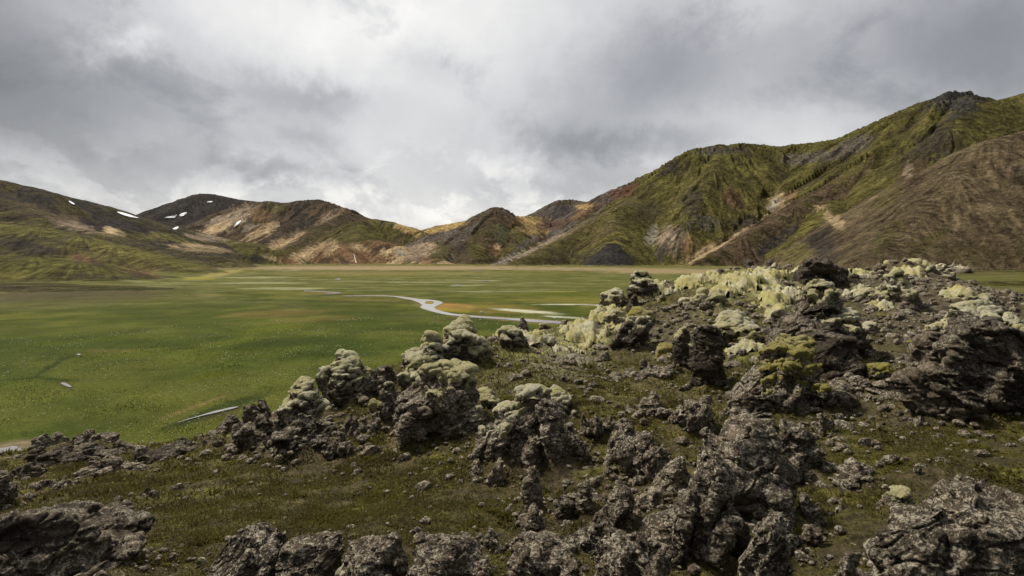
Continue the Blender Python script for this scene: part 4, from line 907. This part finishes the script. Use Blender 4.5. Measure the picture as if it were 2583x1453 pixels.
# --- middle foreground group
R(LC,(1205,976,1392,1170),'c',"slanting outcrop with a pale mossy crest, centre of the moss slope",.50,pk=.32,lean=.12,n=10,lichen=.85,strata=.3)
R(LB,(1380,976,1446,1040),'b',"rounded knob with white moss on the shoulder of the slanting outcrop",.75,n=4)
R(LP,(1350,1005,1476,1180),'k',"tall lichen-grey buttress right of the slanting outcrop",.05,pk=.05,n=8,lichen=.85)
R(LP,(1312,1098,1366,1188),'p',"slim dark column in the gap under the slanting outcrop",0,lichen=.7)
R(LP,(1312,1176,1370,1290),'p',"upright stump of grey lava standing free below the slim column",0,lichen=.8,lean=.1)
R(LB,(1186,1160,1222,1198),'c',"small knobbly stone on the moss left of the slanting outcrop's foot",0,lichen=.8)
R(LB,(1230,1158,1272,1218),'c',"knobbly upright stone below the foot of the slanting outcrop",0,lichen=.8)
R(LC,(1465,1040,1520,1100),'r',"low dark rock behind the grey buttress",.05,lichen=.6)
R(LC,(1604,990,1676,1062),'c',"small steep rock alone on the green moss, with a ledge of grey on top",.06,pk=-.1,lichen=.6)
R(LB,(1694,1014,1798,1098),'b',"knobbly rounded boulder crusted with pale pebbly lichen",.05,n=6,lichen=1.0,rough=1.4)
R(LB,(1764,995,1800,1024),'b',"small lichen stone just behind the knobbly rounded boulder",0,lichen=.9)
R(LS,(1530,1062,1600,1178),'s',"leaning grey slab beside the sharp-peaked rock",0,lean=.25,lichen=.75)
R(LC,(1548,1094,1700,1212),'k',"sharp-peaked grey rock with a black hollow under its right foot",.03,pk=-.15,lichen=.9,n=8)
R(LB,(1510,1050,1560,1090),'r',"pointed brown stone half sunk in moss above the leaning slab",0,lichen=.5)
R(LC,(1502,1226,1600,1340),'b',"angular broken rock with clean split faces",0,n=4,lichen=.4,rough=.6)
R(LB,(1400,1255,1458,1308),'b',"dark wedge-shaped stone in a mossy hollow left of the angular broken rock",.04,lichen=.4)
R(LP,(1452,1215,1496,1302),'p',"thin upright shard between the wedge stone and the angular rock",0,lichen=.6)
R(LC,(1310,1280,1378,1372),'c',"dark craggy clump below the free-standing stump",0,lichen=.6)
R(LB,(1600,1240,1680,1300),'r',"low lumpy stone behind the angular broken rock",.02,lichen=.8)
R(LC,(1646,1158,1754,1268),'k',"pale crusted crag pressed against the left side of the tall column",.06,pk=.3,lichen=.95)
R(LP,(1700,1142,1866,1420),'k',"tall pale lichen-covered column, biggest of the near rocks",.06,pk=-.1,n=8,lichen=1.0,deep=.7)
R(LB,(1622,1275,1756,1412),'k',"pale rounded boulder leaning on the foot of the tall column",.05,n=5,lichen=1.0)
R(LB,(1760,1050,2005,1345),'b',"great smooth brown boulder with white lichen scattered over its top",.10,n=5,lichen=.62,rough=.55,lean=.12,deep=.9)
R(LS,(1968,1066,2075,1200),'s',"leaning layered slab with a black gap beneath, right of the great brown boulder",0,lean=-.5,strata=.8,lichen=.5)
R(LB,(1968,1146,2028,1220),'b',"boulder wedged between the leaning slab and the great brown boulder",0,lichen=.6)
R(LB,(2024,1186,2062,1218),'b',"small dark stone propping the lower end of the leaning slab",0,lichen=.5)
R(FS,(1896,1054,1952,1092),'f',"flat pale stone lying on moss just above the great brown boulder",0,lichen=.75,rough=.4)
R(LB,(2110,1158,2202,1240),'b',"rounded boulder half buried in moss, alone right of the leaning slab",0,lichen=.7,rough=1.3)
R(LB,(2016,1270,2078,1334),'b',"boulder with a white lichen face, below the leaning slab",0,lichen=1.0)
R(LB,(2018,1243,2048,1278),'b',"white lichen knob above the white-faced boulder",0,lichen=1.0)
R(LB,(2024,1326,2074,1368),'b',"pointed grey stone right under the white-faced boulder",0,lichen=.6)
R(LC,(1926,1300,2020,1400),'c',"rough dark rock under the lower right side of the great brown boulder",.02,lichen=.7)
R(LC,(1870,1300,2000,1500),'k',"long spotted rock running down to the bottom edge right of the tall column",.02,pk=-.1,lichen=.9,n=9)
R(LB,(1845,1330,1900,1420),'b',"dark stone hidden in the shade between the tall column and the long spotted rock",0,lichen=.4)
R(LB,(2110,1265,2150,1300),'r',"scrap of crusted rock in moss between the white-faced boulder and the corner block",0,lichen=.9)
R(LC,(2096,1385,2176,1540),'c',"pointed crusted rock at the bottom edge, left of the corner block",.02,pk=-.2,lichen=.9)
R(LC,(2240,1232,2660,1560),'k',"massive layered block in the bottom right corner",.06,pk=.0,n=13,strata=.55,lichen=.8,deep=.6,side=-.4)
R(LB,(2224,1232,2304,1312),'b',"mossy-edged boulder beside the upper left of the corner block",.5,lichen=.75)
for bx, lab in [((2107,1100,2131,1118),"upper of the pair of small flat pale stones on the moss"),((2110,1116,2144,1133),"lower of the pair of small flat pale stones on the moss"),((2166,1102,2197,1128),"triangular pale stone flake right of the pair of flat stones"),
                ((2225,1144,2265,1174),"largest pinkish flat flake alone on open moss"),((2470,1168,2497,1200),"pale flake standing on edge far to the right on the moss"),((2383,1160,2405,1178),"dull grey flake between the pinkish flake and the one on edge")]:
    R(FS,bx,'f',lab,0,lichen=.9,rough=.3)
# --- right middle
R(LC,(1858,858,2088,1060),'c',"pyramid crag with a smooth yellow-green moss saddle on its right shoulder",.44,pk=-.22,n=9,lichen=.6,green=True,side=.9)
R(LC,(1940,716,2172,925),'c',"big stepped crag rising to a pale mossy tip in front of the arched rock",.38,pk=-.15,n=11,lichen=.38)
R(LB,(1976,836,2170,962),'b',"smooth dark rounded face at the foot of the big stepped crag",.10,n=3,rough=.5,lichen=.25)
R(LC,(2008,650,2134,742),'a',"arched dark rock with a black hollow under its brow, on the skyline",.12,lichen=.25,Y=19.5)
R(LP,(1874,652,1908,702),'p',"taller dark pinnacle on the skyline left of the arched rock",.12,lichen=.3,Y=25)
R(LP,(1925,652,1950,692),'p',"shorter thin pinnacle just right of the taller skyline pinnacle",.12,lichen=.3,Y=26.5)
R(LB,(1836,676,1882,702),'r',"low mossy mound joined to the foot of the taller pinnacle",.75,Y=25)
R(LB,(1780,680,1840,702),'r',"low whitish mossy hump on the skyline left of the pinnacles",.72,Y=24)
R(LB,(1940,664,2010,702),'r',"mossy hump spreading right from the thin pinnacle",.8,Y=26,n=8,pk=-.3)
R(LB,(1730,694,1760,706),'r',"tiny dark rock on the crest between the tower and the whitish hump",.1,Y=22.5)
R(LC,(1583,686,1668,752),'c',"dark blocky tower with pale moss ledges at the left end of the crest",.58,pk=-.1,n=8,lichen=.3)
R(LC,(1514,728,1588,780),'c',"mossy rock with a dark nose, highest on the slope left of the blocky tower",.75,pk=.2,n=7)
R(LP,(1580,742,1612,804),'p',"dark upright pillar among moss below the blocky tower",.1,lichen=.2)
R(LC,(1522,780,1592,822),'r',"low row of dark rocks and moss left of the dark pillar",.62,n=9)
R(LB,(1586,776,1654,822),'b',"domed rock under a smooth yellow moss cap beside the dark pillar",1.0,green=True)
R(LC,(1550,800,1646,884),'k',"blocky dark buttress below the dark pillar, with one pale moss ball on top",.28,n=5,lichen=.35,rough=.7)
R(LB,(1500,770,1530,805),'b',"small moss-covered bump at the left edge of the crest slope",.95)
R(LB,(1256,824,1332,884),'b',"moss-draped boulder with a dark beak, in the gap right of the tall outcrop",.72,n=4,lean=-.1)
R(LC,(1292,800,1334,834),'c',"grey-brown pointed rock sticking up behind the moss-draped boulder",.12,Y=17.0)
R(LB,(1358,816,1390,836),'b',"small pale mossy stone on the skyline in the gap",.6,Y=18)
R(LB,(1412,806,1438,824),'b',"dark stone on the skyline at the right of the gap, above the yellow moss bank",.05,Y=18)
R(LB,(1330,835,1400,872),'r',"mossy lumps on the right flank of the moss-draped boulder",.92,n=7)
R(LP,(1696,828,1760,942),'k',"left one of the twin brown pillars, hooded with pale moss",.42,lichen=.3,n=3,rough=.7)
R(LP,(1746,820,1826,982),'k',"right one of the twin brown pillars, taller and bare",.12,lichen=.25,n=3,rough=.7)
R(LC,(1612,908,1708,956),'r',"low dark craggy rock at the left foot of the twin pillars",.15,n=9,lichen=.5)
R(LB,(1656,868,1708,908),'b',"round yellow-green moss cushion on a stone beside the left twin pillar",1.05,green=True)
R(LC,(1762,790,1905,884),'c',"long rock wall draped with pale moss behind the twin pillars",.85,pk=.05,n=9,lichen=.3)
R(LC,(1716,728,1826,784),'r',"hummock of pale moss over dark rubble below the whitish hump",.85,n=9)
R(LC,(2216,684,2312,778),'c',"pale mossy boulder below the crest, under the rounded grey summit hump",.70,pk=.1,n=7)
R(LC,(2238,655,2345,708),'r',"rounded summit hump covered with grey-white moss, highest on the right crest",.85,n=9,pk=.1,Y=27.5)
R(LB,(2204,664,2234,684),'b',"small dark stone on the crest left of the summit hump",.15,Y=27)
R(LC,(2330,672,2402,715),'r',"streaky dark spur falling right from the summit hump",.45,n=9,pk=-.3,Y=26)
R(LB,(2160,726,2216,760),'b',"whitish moss-covered stone right of the arched rock",.85)
R(LB,(2128,690,2170,722),'b',"smooth dark boulder nestling against the arched rock's right side",.1,lichen=.25)
R(LC,(2382,730,2490,768),'r',"row of grey mossy hummocks on the upper right slope",.85,n=9)
R(LC,(2350,764,2515,880),'c',"dark rock crowned by a line of rounded moss balls, upper right",.70,pk=.1,n=8,lichen=.5)
R(LB,(2519,790,2566,845),'b',"bare grey ball-shaped knob on top of the right edge crag",.8,n=1)
R(LC,(2325,800,2720,1085),'k',"black furrowed crag filling the right edge of the photo",.14,pk=.1,n=9,lichen=.42,rough=1.4,strata=.4,side=.5,deep=.7)
R(LB,(2556,818,2600,870),'b',"moss-covered rock at the right photo edge beside the ball-shaped knob",.8)
R(LS,(2280,862,2378,930),'s',"overhanging slab with a mossy back and a dark underside",.5,green=True,pk=.2,lichen=.3)
R(LB,(2190,918,2260,962),'b',"stone with a bright yellow-green moss cushion left of the overhanging slab",.72,green=True)
R(LS,(2195,948,2320,1004),'s',"broad flat grey slab lying in the rubble below the cushion stone",.12,lichen=.6,rough=.5)
R(LB,(2168,955,2200,986),'b',"small round stone at the left end of the broad flat slab",0,lichen=.5)
R(FS,(2093,962,2146,1006),'f',"pale tilted flat stone right of the moss saddle crag",0,lichen=.75,rough=.4)
R(LB,(2093,998,2148,1046),'b',"dark smooth block right below the pale tilted flat stone",0,lichen=.3,rough=.5)
R(LB,(2058,998,2090,1040),'b',"narrow rounded stone left of the dark smooth block",0,lichen=.5)
R(LC,(2048,1040,2110,1105),'r',"broken low rock under the dark smooth block",0,lichen=.6)
R(LB,(2170,812,2215,850),'b',"small moss-blotched stone right of the big stepped crag",.6)
R(LB,(2420,960,2480,1010),'b',"rounded moss pad low on the black furrowed crag",.75,green=True)
R(LB,(2330,940,2385,985),'b',"yellow-green mossy stone left of the black furrowed crag",.7,green=True)
R(LC,(2362,662,2440,688),'r',"distant dark rocks with pale tops on the green flat right of the summit hump",.45,n=8,Y=620,z0=0.3)
bpy.data.objects.remove(REMESH)
print("rocks", NROCK[0], round(time.time()-T2, 1))
SL = build_slope()

# ------------------------------------------------------------------ things nobody could count: rubble, turf, sedge, cotton grass
T3 = time.time()
def scatter(base_v, base_f, P, sc, rot, tilt=None):
    """one mesh of many copies: base (k,3) at P (n,3), scale (n,3), turned by rot about z"""
    k = len(base_v); n = len(P); v = base_v[None]*sc[:, None, :]
    c, s = np.cos(rot)[:, None], np.sin(rot)[:, None]
    out = np.stack([v[:, :, 0]*c-v[:, :, 1]*s, v[:, :, 0]*s+v[:, :, 1]*c, v[:, :, 2]], 2)+P[:, None, :]
    f = base_f[None]+(np.arange(n)*k)[:, None, None]
    return out.reshape(-1, 3), f.reshape(-1, base_f.shape[1])
def build_stuff():
    V, C, px, py, rr, n1, n2 = SL
    rng = np.random.default_rng(5)
    inside = (px > -150) & (px < 2750) & (py < 1600) & (rr > 1.6) & (rr < 34)
    dens = np.full(len(V), .09, np.float32)
    for (cx, cy, rx, ry, q) in [(2250,900,420,240,1),(1730,800,170,100,.9),(700,1100,190,60,1),(1550,1260,330,230,.55),(700,1290,420,100,.03),(1000,1240,240,100,.10),(1420,930,160,50,.5),(350,1220,250,50,.05),(2300,1130,260,70,.30),(950,1100,150,50,.6),(2300,730,260,60,.8),(1480,840,110,40,.1),(1870,720,140,24,.1)]:
        w = sst(1.3-np.hypot((px-cx)/rx, (py-cy)/ry), 0, .6); dens += (q-dens)*w
    dens = dens*inside*(0.25+sst(n1+.4*n2, -.1, .35))
    # vertices are about equal in angle, so picking them at random gives equal numbers per picture area
    for (fx, fy, fw, fd, fh) in FOOT:
        q = np.hypot((V[:, 0]-fx)/(fw*.5), (V[:, 1]-fy)/(fd*.5)); dens = np.maximum(dens, inside*.30*((q > .8) & (q < 1.8)))
    parts = []
    for var in range(8):
        d, f = ICO[2]
        nn = rng.normal(size=(9, 3)); nn /= np.linalg.norm(nn, axis=1)[:, None]; h = rng.uniform(.6, 1, 9)
        r = np.minimum((h/(d@nn.T).clip(.05, 1)).min(1), 1.1); b = d*r[:, None]
        m = 1150
        idx = rng.choice(len(V), m, p=dens/dens.sum())
        s = rr[idx]*rng.lognormal(-5.75, .62, m); s = np.clip(s, .008, .17)
        sc = np.stack([s*rng.uniform(.7, 1.3, m), s*rng.uniform(.7, 1.3, m), s*rng.uniform(.5, 1.0, m)], 1)
        P = V[idx]+np.stack([rng.normal(0, .05, m), rng.normal(0, .05, m), s*.15], 1)
        parts.append(scatter(b, f, P, sc, rng.uniform(0, 6.28, m)))
    o = 0; vs = []; fs = []
    for v, f in parts: vs.append(v); fs.append(f+o); o += len(v)
    link('rubble', mk_mesh('rubble', np.concatenate(vs), np.concatenate(fs), False), MAT['rock'], kind='stuff', lichen=.85, label="loose lava rubble over the ridge", category="rubble")
    # turf: short blades and moss shoots
    dens = np.full(len(V), .5, np.float32)
    for (cx, cy, rx, ry, q) in [(700,1290,480,130,1.2),(1050,1230,260,140,1.3),(350,1200,280,60,.8),(2250,1180,300,120,.8),(2250,850,400,200,.15),(1750,800,170,100,.12),(1450,860,160,60,.05),(1870,720,150,40,.02),(700,1090,150,50,.1),(1500,1030,170,80,.9),(2200,730,400,80,.04)]:
        w = sst(1.3-np.hypot((px-cx)/rx, (py-cy)/ry), 0, .6); dens += (q-dens)*w
    dens *= inside*(rr < 20)*(.15+sst(n1-.2*n2, -.25, .2))
    m = 210000
    idx = rng.choice(len(V), m, p=dens/dens.sum())
    L = np.clip(rr[idx]*rng.uniform(.002, .0055, m), .010, .06)*np.where(fbm(V[idx]/.5+6, 3) > .22, 1.9, 1.0); a = rng.uniform(0, 6.28, m); wd = L*rng.uniform(.14, .32, m); ln = rng.uniform(.5, 1.8, m)*L
    P = V[idx]+np.stack([rng.normal(0, .5, m)*rr[idx]*.004, rng.normal(0, .5, m)*rr[idx]*.004, -L*.12], 1)
    ca, sa = np.cos(a), np.sin(a)
    b1 = P+np.stack([-sa*wd, ca*wd, 0*wd], 1); b2 = P+np.stack([sa*wd, -ca*wd, 0*wd], 1); tp = P+np.stack([ca*ln, sa*ln, L], 1)
    v = np.stack([b1, b2, tp], 1).reshape(-1, 3); f = np.arange(m*3).reshape(-1, 3)
    link('turf', mk_mesh('turf', v, f, False), MAT['turf'], kind='stuff', label="short dry turf and moss shoots on the ridge slope", category="grass")
    # sedge of the near meadow
    m = 260000
    az = np.radians(rng.uniform(-48, 14, m)); r = 38*np.exp(rng.random(m)*math.log(175/38))
    X, Y = r*np.sin(az), r*np.cos(az); p2 = np.stack([X, Y, 0*X], 1).astype(np.float32)
    g = fbm(p2/7.0, 3); keep = (g+rng.uniform(-.5, .5, m) > -.15) & (rng.random(m) > sst(r, 50, 165))
    X, Y, r, g = X[keep], Y[keep], r[keep], g[keep]; m = len(X)
    L = r*rng.uniform(.0011, .0026, m)*(1+.6*g); a = rng.uniform(0, 6.28, m); wd = L*rng.uniform(.12, .30, m); ln = rng.uniform(.1, .8, m)*L
    P = np.stack([X, Y, 0*X-.12], 1); ca, sa = np.cos(a), np.sin(a)
    # keep the water open
    pxs, pys = project(P)
    wet = np.zeros(m, bool)
    for (cx, cy, rx, ry, an) in [(516,1047,92,8,-14),(165,972,20,8,20),(199,895,10,4,0),(20,1140,90,40,0)]:
        t = math.radians(an); dx, dy = pxs-cx, pys-cy
        wet |= np.hypot((dx*math.cos(t)+dy*math.sin(t))/rx, (-dx*math.sin(t)+dy*math.cos(t))/ry) < 1
    P, L, wd, ln, ca, sa = P[~wet], L[~wet], wd[~wet], ln[~wet], ca[~wet], sa[~wet]; m = len(P)
    b1 = P+np.stack([-sa*wd, ca*wd, 0*wd], 1); b2 = P+np.stack([sa*wd, -ca*wd, 0*wd], 1); tp = P+np.stack([ca*ln, sa*ln, L+.08], 1)
    v = np.stack([b1, b2, tp], 1).reshape(-1, 3); f = np.arange(m*3).reshape(-1, 3)
    link('sedge', mk_mesh('sedge', v, f, False), MAT['sedge'], kind='stuff', label="tall green sedge of the wet meadow", category="grass")
    # cotton grass heads
    cm, t, b = new_mat("cotton"); b.inputs['Base Color'].default_value = (.42, .45, .33, 1)
    N = 11000; az = np.radians(rng.uniform(-46, 12, N)); r = 45*np.exp(rng.random(N)*math.log(170/45))
    X, Y = r*np.sin(az), r*np.cos(az); p2 = np.stack([X, Y, 0*X], 1).astype(np.float32)
    w = fbm(p2/14.0+3, 4)+rng.uniform(-.3, .3, N) > .17
    X, Y, r = X[w], Y[w], r[w]; n = len(X); s = r*rng.uniform(.0004, .0009, n)
    d, f0 = ICO[1]
    oc = np.array([[1,0,0],[-1,0,0],[0,1,0],[0,-1,0],[0,0,1],[0,0,-1]], np.float32); of = np.array([[0,2,4],[2,1,4],[1,3,4],[3,0,4],[2,0,5],[1,2,5],[3,1,5],[0,3,5]])
    P = np.stack([X, Y, r*rng.uniform(.002, .0045, n)], 1)
    v, f = scatter(oc, of, P, np.stack([s*1.2, s*1.2, s*.8], 1), rng.uniform(0, 6, n))
    link('cotton_grass', mk_mesh('cotton_grass', v, f, False), cm, kind='stuff', label="white cotton grass heads flecking the meadow", category="grass")
build_stuff()

# ------------------------------------------------------------------ small things far off
def pale_stone(px, py, wpx, hpx, seed, name, lab, cat, mat, grp=None):
    rng = np.random.default_rng(seed); p = on_plain(px, py); s = np.hypot(p[0], p[1])/F
    v1, f1 = lobe(rng, (0, 0, .3), (.5, .4, .6)); v2, f2 = lobe(rng, (.25, .1, .2), (.3, .3, .4))
    V = np.concatenate([v1, v2])*np.array([wpx*s, wpx*s*.8, hpx*s]); Fq = np.concatenate([f1, f2+len(v1)])
    o = link(name, mk_mesh(name, v1*np.array([wpx*s, wpx*s*.8, hpx*s]), f1), mat, label=lab, category=cat)
    o.location = p; o.rotation_euler = (0, 0, rng.uniform(0, 3))
    if grp: o['group'] = grp
wm, t_, b_ = new_mat("white_stone"); b_.inputs['Base Color'].default_value = (.62, .60, .55, 1)
pale_stone(1216, 789, 13, 5, 1, 'white_boulder', "low white boulder on the tan bank inside the river bend", 'rock', wm)
pale_stone(1212, 806.5, 5, 3, 2, 'white_boulder', "small white stone on the near bank below the river", 'rock', wm)
for k, x in enumerate((994, 1011, 1029)):
    pale_stone(x, 711, 4.5, 3, 4+k, 'white_boulder', "one of three tiny white stones evenly spaced far out on the meadow", 'rock', wm, 'tiny white stones far out on the meadow')
# waterfall thread in the orange cleft
wf = [(893,640),(896,645),(897,652),(899,658),(900,663)]
vv = []
for i, (x, y) in enumerate(wf):
    p = at(x, y, 1295+(663-y)*1.2); w_ = (.5+i*.16)
    vv += [p+np.array([-w_, -6, 0]), p+np.array([w_, -6, 0])]
fm, t_, b_ = new_mat("falling_water"); b_.inputs['Base Color'].default_value = (.75, .78, .8, 1)
link('waterfall', mk_mesh('waterfall', np.array(vv), np.array([[2*i, 2*i+1, 2*i+3, 2*i+2] for i in range(4)])), fm, label="thin white waterfall in the cleft between the orange cones", category="waterfall")
print("stuff", round(time.time()-T3, 1))
